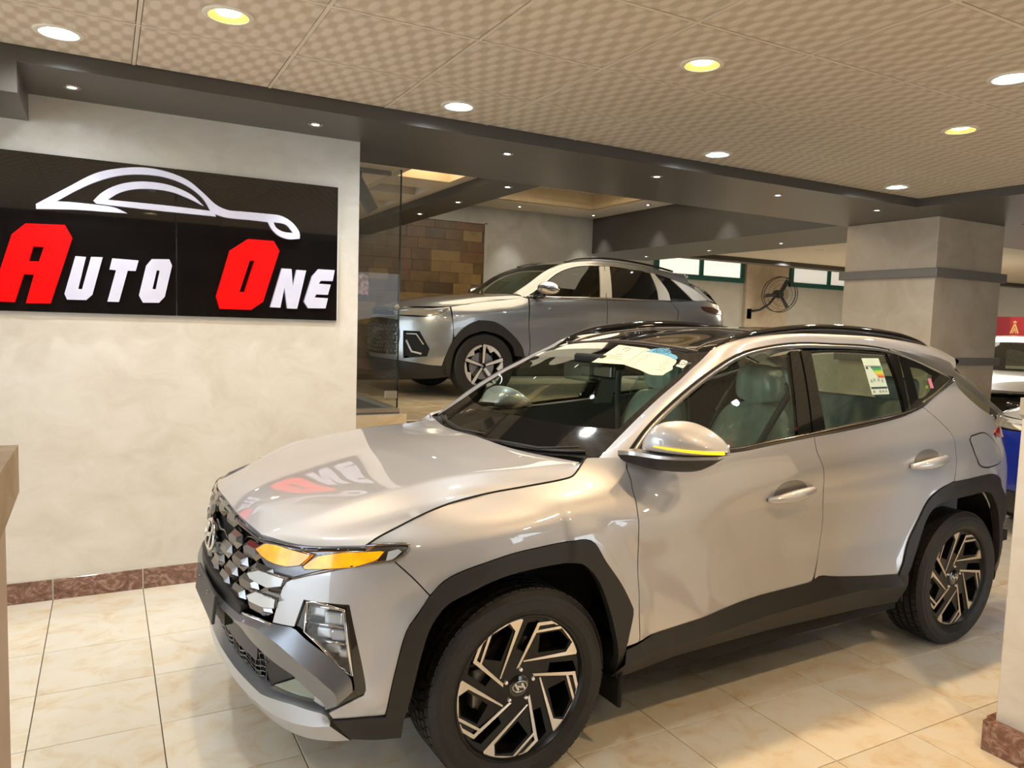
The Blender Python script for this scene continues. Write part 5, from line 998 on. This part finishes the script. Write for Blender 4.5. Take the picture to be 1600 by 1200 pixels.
both('turn_strip', tube_me('turn_strip', crom(tsx, 24), [.003+.0045*i/23 for i in range(24)], amber_dim, 8), 'lit amber turn strip', parent=mL, pfar=mR)
mR.matrix_basis = FOLD
# --- underside, wheel wells, cabin tub
def well(cx, y0=.60, y1=.93):
    A = [math.radians(a) for a in range(4, 177, 9)]; R = .49
    m_ = (_s > 1.0) & (_s < 5.2); yb = lambda x: float(np.interp(-x, -_L[m_, 0], _L[m_, 1]))-.055
    return loft_me('w', [[(cx+R*math.cos(a), min(y1-.02, yb(cx+R*math.cos(a))), .36+R*math.sin(a)) for a in A], [(cx+R*math.cos(a), y0, .36+R*math.sin(a)) for a in A], [(cx+.05*math.cos(a), y0, .36+.05*math.sin(a)) for a in A]], black_deep, 24, 2)
for cx in (.0, -2.68): both('wheel_well', well(cx))
ob('underbody', join_me('u', [box_me('u', (-2.25, -.84, .24), (-.48, .84, .36), black_deep), box_me('u', (-3.55, -.6, .30), (.70, .6, .50), black_deep), box_me('u', (-.42, -.72, .50), (.62, .72, .86), black_deep)], black_deep), car)
# --- cabin
cab = pm('cabin grey trim', (.10,.10,.095), .7); cabl = pm('cabin light trim', (.34,.33,.28), .8); dash_m = pm('dashboard black', (.022,.022,.022), .55)
ob('cabin_floor', box_me('cabin_floor', (-3.4, -.78, .44), (-.45, .78, .50), black_deep), car)
both('door_lining', surf_me('door_lining', [[(-.62,.50),(-2.9,.50),(-2.9,1.30),(-2.45,1.24),(-1.6,1.165),(-1.05,1.115),(-.62,1.10)]], lambda x, z: np.stack([x, Gy(x, np.full_like(z, 1.12))-.05, z], -1), lambda x, z: np.stack([0*x, 1+0*x, 0*x], -1), cab, thick=.0, res=.12))
ob('headliner', loft_me('headliner', [[(x-.22, y*.93, z-.045) for x, y, z in c[:6]] for c in both_roof], cab, 24, 4), car)
dash = [[(-.30,y,1.06),(-.45,y,1.075),(-.62,y,1.06),(-.76,y,1.02),(-.80,y,.92),(-.74,y,.70)] for y in (-.70,-.4,0,.4,.70)]
ob('dashboard', loft_me('dashboard', dash, dash_m, 24, 3), car)
ob('display', xf(box_me('display', (-.01, -.16, -.05), (.01, .55, .06), black_gloss, .006), Matrix.Translation((-.80, 0, 1.02)) @ Matrix.Rotation(math.radians(18), 4, 'Y')), car)
sw_ = ob('steering_wheel', xf(tube_me('sw', [(0, .18*math.cos(a), .18*math.sin(a)) for a in np.linspace(0, 2*math.pi, 33)[:-1]], .015, dash_m, 8, True), Matrix.Translation((-.93, .37, .98)) @ Matrix.Rotation(math.radians(24), 4, 'Y')), car)
ob('steering_hub', xf(box_me('h', (-.02, -.16, -.05), (.03, .16, .05), dash_m, .015), Matrix.Translation((-.92, .37, .97)) @ Matrix.Rotation(math.radians(24), 4, 'Y')), sw_)
film = pm('plastic covered seat', (.74,.78,.68), .28, coat=.8, var=.25, scale=14, bump=.8, bscale=22, stretch=(1,1,.25)); film2 = pm('plastic film', (.50,.60,.55), .15, coat=1, var=.2, scale=20, bump=1.0, bscale=18)
def rrect(w, d, n=20): return [(d*math.copysign(abs(math.cos(a))**.6, math.cos(a)), w*math.copysign(abs(math.sin(a))**.6, math.sin(a))) for a in np.linspace(0, 2*math.pi, n+1)]
def seat(x, y, zb=.52):
    t = empty('seat', (x, y, zb)); t.parent = car
    def stack(rows): return loft_me('s', [[(cx+a, b, z) for a, b in rrect(w, d)] for z, cx, w, d in rows], film, 21, 4)
    ob('cushion', stack([(.0,.0,.20,.22),(.02,0,.255,.27),(.12,0,.26,.28),(.17,0,.24,.26),(.185,0,.10,.12)]), t)
    ob('backrest', stack([(.12,-.20,.20,.08),(.16,-.22,.25,.10),(.35,-.26,.255,.10),(.55,-.31,.24,.085),(.68,-.345,.19,.065),(.72,-.355,.15,.05),(.735,-.36,.05,.02)]), t)
    hr = ob('headrest', xf(stack([(.0,-.0,.05,.03),(.02,0,.125,.05),(.10,0,.135,.058),(.17,0,.115,.05),(.195,0,.04,.02)]), Matrix.Translation((-.37, 0, .735))), t)
    ob('plastic_cover', loft_me('c', [[(cx+a, b, z) for a, b in rrect(w, d)] for z, cx, w, d in ((.30,-.25,.27,.12),(.55,-.31,.262,.105),(.72,-.35,.21,.085),(.84,-.372,.15,.072),(.93,-.377,.09,.05),(.985,-.38,.012,.012))], glassmat('wrinkled film', (.80,.86,.82), .9), 21, 4), t)
    return t
seat(-1.33, .37); seat(-1.33, -.37)
rs = empty('rear_seat', (-2.32, 0, .52)); rs.parent = car
ob('cushion', box_me('cushion', (-.25, -.66, 0), (.25, .66, .17), film, .05, 3), rs); ob('backrest', xf(box_me('b', (-.08, -.66, 0), (.08, .66, .60), film, .05, 3), Matrix.Translation((-.30, 0, .15)) @ Matrix.Rotation(math.radians(-18), 4, 'Y')), rs)
for y in (-.40, .40): ob('headrest', box_me('headrest', (-.55, y-.12, .72), (-.43, y+.12, .86), film, .04, 3), rs)
mh = ob('inner_mirror', box_me('inner_mirror', (-.965, -.14, 1.36), (-.93, .13, 1.43), black_gloss, .012, 2), car)
ob('plastic_cover', box_me('plastic_cover', (-.985, -.27, 1.335), (-.915, -.02, 1.44), glassmat('mirror film', (.72,.80,.76), 1.0), .01), mh)
ob('sensor_housing', box_me('sensor_housing', (-1.08, -.20, 1.40), (-.93, .06, 1.475), black_deep, .01), mh)
both('belt_strap', tube_me('belt_strap', [(-1.62,.68,1.42),(-1.55,.60,1.20),(-1.5,.52,1.0)], .018, cab, 6), far=True)
both('pillar_lining', loft_me('pillar_lining', [[(-1.50,.78,1.13),(-1.53,.70,1.35),(-1.58,.62,1.50)], [(-1.64,.78,1.13),(-1.65,.70,1.35),(-1.68,.62,1.50)]], cabl, 12, 2))
# --- wheels
def wheel(cx, side, steer=0):
    t = empty('wheel', (cx, side*.80, .352)); t.parent = car; t.rotation_euler = (0, 0, steer)
    M = Matrix.Scale(1, 4) if side > 0 else Matrix.Scale(-1, 4, (0, 1, 0))
    def add(nm, me, par=t):
        me2 = me if side > 0 else mirror_me(me); return ob(nm, me2, par)
    R = .352
    pr_ = [(.245,-.085),(.262,-.112),(.300,-.120),(.332,-.116),(.344,-.104)]
    for k in range(5):
        a = -.094+.0405*k; pr_ += [(R-.001, a), (R, a+.004), (R, a+.0265), (R-.001, a+.029)]
        if k < 4: pr_ += [(R-.010, a+.031), (R-.010, a+.038)]
    pr_ += [(.344,.104),(.333,.116),(.318,.1185),(.316,.1210),(.285,.1212),(.283,.1190),(.272,.116),(.260,.104),(.252,.095)]
    ty = lathe_me('tyre', pr_, tyre_m, 80, 'y'); ty_o = add('tyre', ty)
    tb_ = []
    for k in range(5):
        a0, a1 = -.0935+.0405*k, -.0935+.0405*k+.028
        for j in range(64):
            t0, t1 = 2*math.pi*(j+.3*(k % 2)+.06)/64, 2*math.pi*(j+.3*(k % 2)+.86)/64; sk = .02*(k-2)
            q = [((R+d)*math.cos(t), a, (R+d)*math.sin(t)) for d in (-.001, .0035) for a, t in ((a0, t0), (a1, t0+sk), (a1, t1+sk), (a0, t1))]
            tb_.append((q, [(4,5,6,7), (0,1,5,4), (1,2,6,5), (2,3,7,6), (3,0,4,7)]))
    Vt, Ft = [], []
    for q, f in tb_: n_0 = len(Vt); Vt += q; Ft += [tuple(i+n_0 for i in g) for g in f]
    add('tread_blocks', me_from('tread_blocks', Vt, Ft, tyre_m))['kind'] = 'stuff'
    rim = lathe_me('rim', [(.250,.092),(.258,.098),(.262,.104),(.2615,.108),(.255,.108),(.249,.098),(.240,.07),(.225,.03),(.222,-.09),(.245,-.10)], rim_black, 64, 'y'); rm_ = add('rim', rim)
    # spoke disc with pockets
    rot = lambda P, k: [(a*math.cos(k*2*math.pi/5)-b*math.sin(k*2*math.pi/5), a*math.sin(k*2*math.pi/5)+b*math.cos(k*2*math.pi/5)) for a, b in P]
    pocket = [(-.077,.176),(-.158,.176),(-.203,.128),(-.188,.099),(-.075,.105)]; slot = [(-.125,.058),(-.222,.050),(-.238,.010),(-.225,-.012),(-.118,.012)]
    disc = [(.250*math.cos(a), .250*math.sin(a)) for a in np.linspace(0, 2*math.pi, 61)[:-1]]
    face = lambda d0, d1: (lambda u, v, w: (u, d0+w*(d1-d0)+.018*(1-min(1, math.hypot(u, v)/.25))*0-.022*(1-min(1, (math.hypot(u, v)/.25)))**1.0, v))
    sp_ = poly_me('spokes', [disc]+[rot(pocket, k) for k in range(5)]+[rot(slot, k) for k in range(5)], 1.0, rim_black, face(.055, .092)); add('spokes', sp_)
    lng = [(.021,.045),(-.056,.207),(-.062,.222),(-.134,.218),(-.152,.204),(-.145,.198),(-.130,.207),(-.071,.209),(-.066,.197),(.010,.048)]
    hook = [(-.056,.186),(-.060,.194),(-.170,.193),(-.204,.158),(-.243,.107),(-.232,.076),(-.016,.086),(-.014,.078),(-.012,.090),(-.188,.090),(-.214,.126),(-.163,.183)]
    hook = [(-.054,.184),(-.052,.193),(-.170,.193),(-.202,.160),(-.243,.107),(-.231,.075),(-.016,.083),(-.015,.0885),(-.188,.0905),(-.211,.124),(-.165,.183)]
    al = [poly_me('f', [rot(P, k)], 1.0, machined, face(.0915, .0965)) for k in range(5) for P in (lng, hook)]
    for k, m_ in enumerate(al): add('spoke_face', m_)
    cap_ = add('hub_cap', lathe_me('hub_cap', [(.0005,.088),(.034,.087),(.040,.083),(.042,.070)], black_gloss, 28, 'y'))
    add('hub_ring', xf(tube_me('r', [(.029*math.cos(a), .0885, .019*math.sin(a)) for a in np.linspace(0, 2*math.pi, 25)[:-1]], .0018, chrome, 5, True), Matrix.Identity(4)))
    add('hub_letter', xf(hmark(.50, chrome), Matrix.Translation((0, .0885, 0)) @ Matrix.Rotation(math.radians(-90), 4, 'X') @ Matrix.Scale(-1, 4, (1, 0, 0))))
    for k in range(5):
        a = math.radians(95+72*k); add('wheel_nut', xf(lathe_me('wheel_nut', [(.0005,.010),(.006,.009),(.009,.004),(.0095,-.006),(.015,-.007)], chrome, 12, 'y'), Matrix.Translation((.058*math.cos(a), .078, .058*math.sin(a)))))
    add('brake_disc', lathe_me('brake_disc', [(.05,.02),(.155,.02),(.158,.012),(.158,.0),(.05,.0)], pm('brake steel', (.30,.28,.26), .35, .9) if side > 0 and cx == 0 else bpy.data.materials['brake steel'], 40, 'y'))
    add('brake_caliper', bevel_me(box_me('brake_caliper', (.07, -.005, -.07), (.165, .045, .075), pm('caliper', (.34,.32,.29), .45, .5) if side > 0 and cx == 0 else bpy.data.materials['caliper']), .012, 2))
    add('hub_back', lathe_me('hub_back', [(.0005,-.05),(.23,-.05),(.23,-.09),(.0005,-.09)], black_deep, 24, 'y')); return t
machined = pm('machined alloy', (.72,.68,.62), .22, 1.0, var=.04, scale=60)
tyre_m = pm('tyre tread rubber', (.014,.0125,.0115), .55, var=.12, scale=30, bump=.5, bscale=120)
for cx in (0, -2.68):
    for s_ in (1, -1): wheel(cx, s_)
# ---------------------------------------------------------------- second body shape: the cars parked behind
DGF = DG
def W2(u, z):
    P = W(u, np.asarray(z)-.04); return P*np.array([1.06, .985, 1])+np.array([.03, 0, .04])
def N2(u, z):
    e = .012; n = np.cross(W2(u+e, z)-W2(u-e, z), W2(u, z+e)-W2(u, z-e)); return n/np.linalg.norm(n, axis=-1, keepdims=True)
def Gy2(x, z): return Gy(np.asarray(x)*.97, np.asarray(z)-.05)*.985
def Sg2(x, z): return np.stack([x, Gy2(x, z), z], -1)
def Ng2(x, z):
    e = .01; n = np.cross(Sg2(x, z+e)-Sg2(x, z-e), Sg2(x+e, z)-Sg2(x-e, z)); n = n/np.linalg.norm(n, axis=-1, keepdims=True); return n*np.sign(n[..., 1:2])
machined2 = pm('bright alloy', (.80,.78,.74), .42, .6)
win_black = glassmat('deep tinted glass', (.22,.25,.20), .9)
silver_p = pm('dark silver paint', (.40,.41,.415), .30, .75, 1.0, var=.02, scale=700, ior=1.7); film_w = pm('white pillar film', (.62,.58,.50), .35, var=.03)
dark_red = pm('smoked red lamp', (.05,.006,.005), .1, coat=1)
lamp_warm = pm('clear headlamp lens', (.50,.46,.38), .1, .5, 1.0)
def back_car(loc, yaw, label, pnt, bump, film, detail=True):
    global DG
    DG = DG0
    root = empty('car', loc, yaw, label, 'car')
    def bo(nm, me, lab=None, par=None):
        o = ob(nm, me, par or root); ob(nm, mirror_me(me), par or root)
        if lab: o['label'] = lab
        return o
    P = lambda nm, loops, m, **k: surf_me(nm, loops, W2, N2, m, **k)
    G = lambda nm, loops, m, **k: surf_me(nm, loops, Sg2, Ng2, m, **k)
    Wq = lambda pts, off=0: [tuple(W2(np.array(u), np.array(z))+N2(np.array(u), np.array(z))*off) for u, z in pts]
    Gq = lambda pts, off=0: [tuple(Sg2(np.array(x), np.array(z))+Ng2(np.array(x), np.array(z))*off) for x, z in pts]
    arch = O2['arch_front'][:9]
    hc = [(1.164,.993),(1.51,1.057),(1.89,1.108),(2.012,1.134)]
    bo('front_fender', P('front_fender', [hc+[(2.05,1.120),(2.045,.85),(2.075,.58),(2.06,.45)]+arch[::-1][:-4]+[(1.19,.66)]], pnt, res=.05, gap=.004))
    fg = [(.646,.719),(.837,.717),(.942,.537),(.918,.46),(.65,.428)]
    bo('front_bumper', P('front_bumper', [[(0,.90),(.465,.885),(.944,.884),(1.093,.944),(1.155,.985),(1.185,.66),(1.104,.439),(1.075,.345),(.879,.368),(.647,.391),(0,.40)], fg], bump, res=.05, gap=.004))
    bo('fog_recess', P('fog_recess', [fg], black_gloss, off=-.05, thick=0, gap=-.03, res=.06))
    if detail:
        bo('fog_strip', join_me('f', [tube_me('f', Wq([(.68,.62),(.75,.50),(.86,.48)], -.01), .012, white_lens, 6), tube_me('f', Wq([(.68,.69),(.80,.69),(.88,.58)], -.01), .008, dark_chrome, 6)]))
        gl = []
        for r in range(7):
            for k in range(-7, 8):
                u, z = (k+.5*(r % 2))*.078, .50+.046*r
                if abs(u) < .56: gl.append(xf(gem(.026, .017, .008, dark_chrome, .0), Matrix(np.array(frame2(W2, N2, u, z, .004)))))
        ob('grille', join_me('g', gl, dark_chrome), root); ob('grille_back', P('grille_back', [sym([(0,.86),(.56,.84),(.60,.66),(.54,.46),(0,.45)])], black_gloss, off=.003, thick=.004, res=.06), root)
    bo('headlamp', P('headlamp', [O2['headlamp']], lamp_warm, off=-.004, thick=.02, gap=.002, res=.03)); bo('headlamp_strip', tube_me('h', Wq([(.431,.925),(.617,.940),(.935,.955),(1.13,.975)], .002), .006, white_lens, 6))
    ob('light_bar', tube_me('light_bar', Wq([(-.43,.93),(-.2,.935),(0,.937),(.2,.935),(.43,.93)], .004), .010, black_gloss, 6), root)
    bo('front_door', P('front_door', [[(2.06,1.12),(2.32,1.13),(2.7,1.14),(3.05,1.147),(3.045,.94),(3.06,.70),(3.05,.45),(2.06,.45),(2.076,.58),(2.046,.85)]], pnt, res=.06, gap=.004)); bo('rear_door', P('rear_door', [[(3.05,1.147),(3.5,1.156),(3.95,1.163),(4.05,1.05),(4.02,.90),(3.80,.72),(3.70,.45),(3.05,.45),(3.06,.70),(3.045,.94)]], pnt, res=.06, gap=.004))
    aR = [(3.66,.40),(3.74,.60),(3.88,.78),(4.06,.855),(4.25,.86),(4.42,.80),(4.54,.66),(4.60,.48),(4.62,.36)]
    bo('rear_quarter', P('rear_quarter', [[(3.95,1.163),(4.33,1.192),(4.60,1.200),(4.74,1.15),(4.80,.60),(4.70,.36),(4.62,.36)]+aR[::-1][1:-2]+[(3.80,.72),(4.02,.90),(4.05,1.05)]], pnt, res=.06, gap=.004))
    bo('arch_cladding', P('arch_cladding', [O2['arch_front']], black_matt, off=.012, thick=.05, res=.05)); bo('arch_cladding', P('arch_cladding', [aR+[(4.54,.36),(4.52,.48),(4.45,.62),(4.36,.73),(4.22,.79),(4.08,.785),(3.93,.71),(3.82,.56),(3.74,.38)]], black_matt, off=.012, thick=.05, res=.05))
    bo('sill_cladding', P('sill_cladding', [[(1.98,.47),(3.72,.47),(3.70,.26),(1.93,.26)]], black_matt, off=.014, thick=.05, res=.1)); bo('bumper_low', P('bumper_low', [[(0,.40),(.647,.392),(.879,.369),(1.10,.36),(1.16,.24),(.9,.21),(0,.21)]], black_matt, off=.006, thick=.05, res=.08))
    bo('inner_body', P('inner_body', [[(.5,.9),(1.2,.97),(2.0,1.12),(4.5,1.19),(4.7,1.1),(4.7,.75),(4.5,.86),(4.1,.90),(3.7,.55),(3.6,.4),(2.1,.4),(2.0,.6),(1.75,.88),(1.4,.88),(1.18,.75),(1.1,.5),(1.0,.45),(.5,.45)]], black_deep, off=-.02, thick=0, res=.1))
    bo('tailgate', P('tailgate', [[(4.70,1.18),(5.08,1.12),(5.08,.35),(4.74,.35),(4.80,.60),(4.745,1.15)]], pnt, off=-.003, thick=0, res=.08)); bo('tail_lamp', P('tail_lamp', [O2['tail']+[(5.0,1.03),(5.0,1.08)]] if False else [[(4.405,1.12),(4.6,1.12),(4.75,1.09),(5.0,1.08),(5.0,1.03),(4.70,1.03),(4.453,1.076)]], dark_red, off=.012, thick=.02, res=.05))
    # glass, pillars
    bo('front_window', G('front_window', [GLASS2['front']], win_black, thick=.003, gap=0)); bo('rear_window', G('rear_window', [GLASS2['rear']], black_gloss if detail else win_dark, thick=.003, gap=0)); bo('quarter_window', G('quarter_window', [GLASS2['q']], black_gloss, thick=.003, gap=0))
    for nm, k in (('window_pillar', 'bp'), ('window_pillar', 'cp'), ('rear_pillar', 'dtr')):
        o = bo(nm, G(nm, [GLASS2[k]], film, off=.008, thick=.02, gap=.002, res=.06))
        if detail: o['label'] = 'side pillar under white protective film'
    bo('pillar_groove', tube_me('g', Gq([(-1.67,1.552),(-1.59,1.16)], .010), .004, black_deep, 5))
    tp = GLASS2['top']; bo('window_trim', loft_me('window_trim', [Gq(tp, .004), Gq([(x, z-.016) for x, z in tp], .010)], satin, 40, 1, flip=True)); bo('belt_trim', tube_me('b', Gq([(-.55,1.146),(-1.0,1.148),(-1.5,1.166),(-2.0,1.168),(-2.6,1.172),(-3.0,1.19)], .006), .008, chrome, 6))
    bl2 = Wq([(2.03,1.138),(2.32,1.132),(3.05,1.148),(3.5,1.156),(3.95,1.164),(4.33,1.193),(4.60,1.203)]); bu2 = Gq([(-.50,1.14),(-.72,1.143),(-1.5,1.166),(-2.0,1.168),(-2.6,1.172),(-3.0,1.192),(-3.28,1.208)], 0)
    bo('belt', loft_me('belt', [bl2, bu2], pnt, 30, 1))
    edge = [(-.42,.70,1.165),(-.62,.685,1.29),(-.84,.66,1.44),(-1.08,.62,1.548),(-1.26,.60,1.590),(-1.6,.59,1.628),(-1.96,.585,1.628),(-2.5,.575,1.585),(-3.0,.56,1.525)]
    og = Gq([(-.50,1.135)]+tp[1:-2]+[(-2.98,1.385)], .005); I2, O_ = crom(edge, 40), crom(og, 40)
    bo('roof_side', loft_me('roof_side', [I2, [tuple(.5*(a+b)+np.array([0,.010,.012])) for a, b in zip(I2, O_)], O_], pnt, 40, 4))
    c_ = [(-1.10,0,1.57),(-1.45,0,1.648),(-1.9,0,1.672),(-2.4,0,1.655),(-2.9,0,1.60),(-3.12,0,1.555)]; e_ = edge[3:]
    ob('roof', loft_me('roof', [[(x, -y, z) for x, y, z in e_], c_, e_], pnt, 30, 8, flip=True), root)
    wc = [(-.36,0,1.175),(-.6,0,1.31),(-.85,0,1.45),(-1.10,0,1.57)]; we = edge[:4]
    ob('windscreen', loft_me('windscreen', [[(x, -y, z) for x, y, z in we], wc, we], screen_glass if detail else win_dark, 20, 8, flip=True), root)
    rr2 = crom([(-1.15,.60,1.575),(-1.3,.60,1.622),(-1.6,.59,1.655),(-2.0,.585,1.655),(-2.5,.575,1.61),(-2.8,.57,1.565)], 24); bo('roof_rail', tube_me('roof_rail', rr2, .014, black_gloss, 8))
    sp2 = [(-2.95,-.56,1.53),(-3.15,-.4,1.555),(-3.22,0,1.57),(-3.15,.4,1.555),(-2.95,.56,1.53)]
    ob('spoiler', loft_me('spoiler', [[(x+.15, y, z+.004) for x, y, z in sp2], [(x-.06, y, z-.02) for x, y, z in sp2], [(x-.02, y, z-.07) for x, y, z in sp2]], black_gloss, 24, 3), root)
    ob('rear_screen', loft_me('rear_screen', [[(x-.02, y, z-.06) for x, y, z in sp2], [(-3.30,-.64,1.34),(-3.42,0,1.35),(-3.30,.64,1.34)], [(-3.48,-.68,1.17),(-3.62,0,1.15),(-3.48,.68,1.17)]], black_gloss, 20, 4), root)
    bo('rear_side_film', loft_me('rear_side_film', [Gq([(-3.05,1.34),(-3.15,1.28),(-3.26,1.208)], .01), [(-3.16,.60,1.40),(-3.28,.63,1.31),(-3.44,.68,1.19)]], film, 10, 2))
    # bonnet
    he = Wq(hc); ce = [(.95,0,.975),(.80,0,1.02),(.55,0,1.085),(.2,0,1.14),(-.1,0,1.168),(-.33,0,1.178)]; n0 = Wq([(.0,.97),(.45,.975),(.80,.985),(1.164,.993)])
    he = [n0[-1]]+he[1:]; q1 = [n0[1], (.72,.44,1.02),(.5,.46,1.075),(.15,.48,1.125),(-.1,.50,1.150),(-.36,.52,1.172)]; q2 = [n0[2],(.60,.66,1.02),(.42,.68,1.055),(.12,.70,1.095),(-.1,.72,1.122),(-.40,.70,1.16)]
    ob('bonnet', loft_me('bonnet', [[(x, -y, z) for x, y, z in c] for c in (he, q2, q1)]+[ce, q1, q2, he], pnt, 24, 4, flip=True), root)
    ob('bonnet_lip', loft_me('bonnet_lip', [Wq([(u, .972) for u in (-1.1,-.6,0,.6,1.1)]), Wq([(u, .94) for u in (-1.05,-.6,0,.6,1.05)], .004)], pnt, 20, 2, flip=True), root)
    # mirror
    pr2 = []
    for y, cx, cz, rx, rz in ((.90,-.68,1.21,.03,.02),(.93,-.69,1.235,.085,.062),(1.0,-.72,1.24,.10,.072),(1.06,-.76,1.23,.07,.05),(1.09,-.78,1.225,.01,.008)):
        pr2.append([(cx+rx*math.cos(a), y, cz+rz*math.sin(a)) for a in np.linspace(0, 2*math.pi, 17)])
    m2 = bo('wing_mirror', loft_me('m', pr2, chrome if detail else pnt, 17, 3)); bo('mirror_foot', tube_me('f', [(-.62,.84,1.13),(-.68,.92,1.15),(-.70,.97,1.18)], .028, black_gloss, 8), par=m2)
    # cabin shade and underside
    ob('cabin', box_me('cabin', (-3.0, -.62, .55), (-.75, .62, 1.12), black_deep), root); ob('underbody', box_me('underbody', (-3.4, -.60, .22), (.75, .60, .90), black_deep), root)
    for x in (-1.35,):
        for y in (.36, -.36): ob('seat', xf(box_me('seat', (-.08, -.24, 0), (.08, .24, .62), cab, .06, 3), Matrix.Translation((x-.2, y, .92)) @ Matrix.Rotation(math.radians(-14), 4, 'Y')), root)
    for cx in (0, -2.76):
        A = [math.radians(a) for a in range(-15, 196, 15)]
        bo('wheel_well', loft_me('w', [[(cx+.46*math.cos(a), .88, .37+.46*math.sin(a)) for a in A], [(cx+.46*math.cos(a), .6, .37+.46*math.sin(a)) for a in A], [(cx+.04*math.cos(a), .6, .37+.04*math.sin(a)) for a in A]], black_deep, 14, 1))
        for s_ in (1, -1):
            wt_ = empty('wheel', (cx, s_*.80, .358)); wt_.parent = root
            if s_ < 0: wt_.rotation_euler = (0, 0, math.pi)
            ob('tyre', lathe_me('tyre', [(.235,-.09),(.30,-.11),(.34,-.105),(.355,-.09),(.358,-.04),(.351,-.036),(.351,-.03),(.358,-.026),(.358,.026),(.351,.03),(.351,.036),(.358,.04),(.355,.09),(.34,.105),(.30,.11),(.24,.10)], rubber, 48, 'y'), wt_)
            rm2 = ob('rim', lathe_me('rim', [(.245,.085),(.250,.095),(.243,.098),(.232,.08),(.215,.0),(.215,-.05),(.0005,-.05)], black_gloss, 40, 'y'), wt_)
            for k in range(5):
                a = math.radians(90+72*k); ca, sa = math.cos(a), math.sin(a); R_3 = lambda p: (p[0]*ca-p[1]*sa, p[0]*sa+p[1]*ca)
                fc = lambda u, v, w: (u, .06+w-.025*(1-min(1, math.hypot(u, v)/.24)), v)
                ob('spoke', poly_me('spoke', [[R_3(p) for p in ((.02,-.020),(.24,-.020),(.24,.020),(.02,.020))]], .028, black_gloss, fc), wt_)
                ob('spoke_face', poly_me('f', [[R_3(p) for p in ((.03,-.011),(.238,-.018),(.238,.018),(.03,.011))]], .031, machined2, fc), wt_)
                a2 = math.radians(90+36+72*k); c2, s2 = math.cos(a2), math.sin(a2); R_4 = lambda p: (p[0]*c2-p[1]*s2, p[0]*s2+p[1]*c2)
                ob('rim_plate', poly_me('p', [[R_4(p) for p in ((.165,-.02),(.195,-.12),(.228,-.09),(.243,0),(.222,.10),(.19,.11),(.205,.0))]], .024, machined2, fc), wt_)
            ob('brake_disc', lathe_me('brake_disc', [(.03,.02),(.15,.02),(.15,.0)], bpy.data.materials['brake steel'], 24, 'y'), wt_)
            ob('hub_cap', lathe_me('hub_cap', [(.0005,.072),(.03,.07),(.034,.05)], black_gloss, 16, 'y'), wt_)
    DG = DGF
    return root
def frame2(S, Nf, u, z, h):
    p = S(np.array(u), np.array(z)); n = Nf(np.array(u), np.array(z)); p = p+n*h; e = S(np.array(u+.01), np.array(z))-S(np.array(u-.01), np.array(z)); e = e/np.linalg.norm(e); f = np.cross(n, e)
    return ((e[0], f[0], n[0], p[0]), (e[1], f[1], n[1], p[1]), (e[2], f[2], n[2], p[2]), (0, 0, 0, 1))
back_car((3.656, 8.246, ZP), math.radians(-181), 'dark silver crossover on the raised bay behind the glass, pillars under white film', silver_p, silver_p, film_w)
white_p = pm('white car paint', (.70,.67,.60), .35, 0, 1.0, var=.02); blue_p = pm('blue bumper film', (.003,.022,.30), .3, 0, .6, var=.08)
back_car((10.7, 5.55, 0), math.radians(-150), 'white car facing the viewer, farther one right of the tan pillar', white_p, black_gloss, black_gloss, False)
back_car((7.32, 2.86, 0), math.radians(-179), 'white car with blue bumper just behind the parked silver car', white_p, blue_p, black_gloss, False)
# red board with a gold mark on the rear right
rb = empty('poster_board', (15.6, 8.36, .06), label='red display board with golden peaked emblem above the far white car', cat='board')
red_b = pm('red board', (.36,.012,.016), .4); gold = pm('gold print', (.75,.48,.16), .4, .4)
ob('panel', box_me('panel', (-.02, -.02, 1.55), (.02, .32, 1.985), pm('dark red board', (.22,.008,.012), .4)), rb); ob('panel', box_me('panel', (-.03, -1.2, 1.55), (.03, -.025, 1.985), red_b), rb)
ob('post', box_me('post', (.03, -.9, -.06), (.07, -.85, 1.6), dark_chrome), rb); ob('post', box_me('post', (.03, .15, -.06), (.07, .20, 1.6), dark_chrome), rb)
mk = lambda P: poly_me('m', [P], .006, gold, lambda u, v, w: (-.03-w, -u, v))
ob('emblem', join_me('e', [mk([(.03,1.66),(.10,1.85),(.13,1.85),(.20,1.66),(.17,1.66),(.115,1.81),(.06,1.66)]), mk([(.075,1.66),(.11,1.77),(.12,1.77),(.155,1.66),(.135,1.66),(.115,1.73),(.095,1.66)]), mk([(.075,1.90),(.095,1.885),(.115,1.915),(.135,1.885),(.155,1.90),(.145,1.865),(.085,1.865)])], gold), rb)
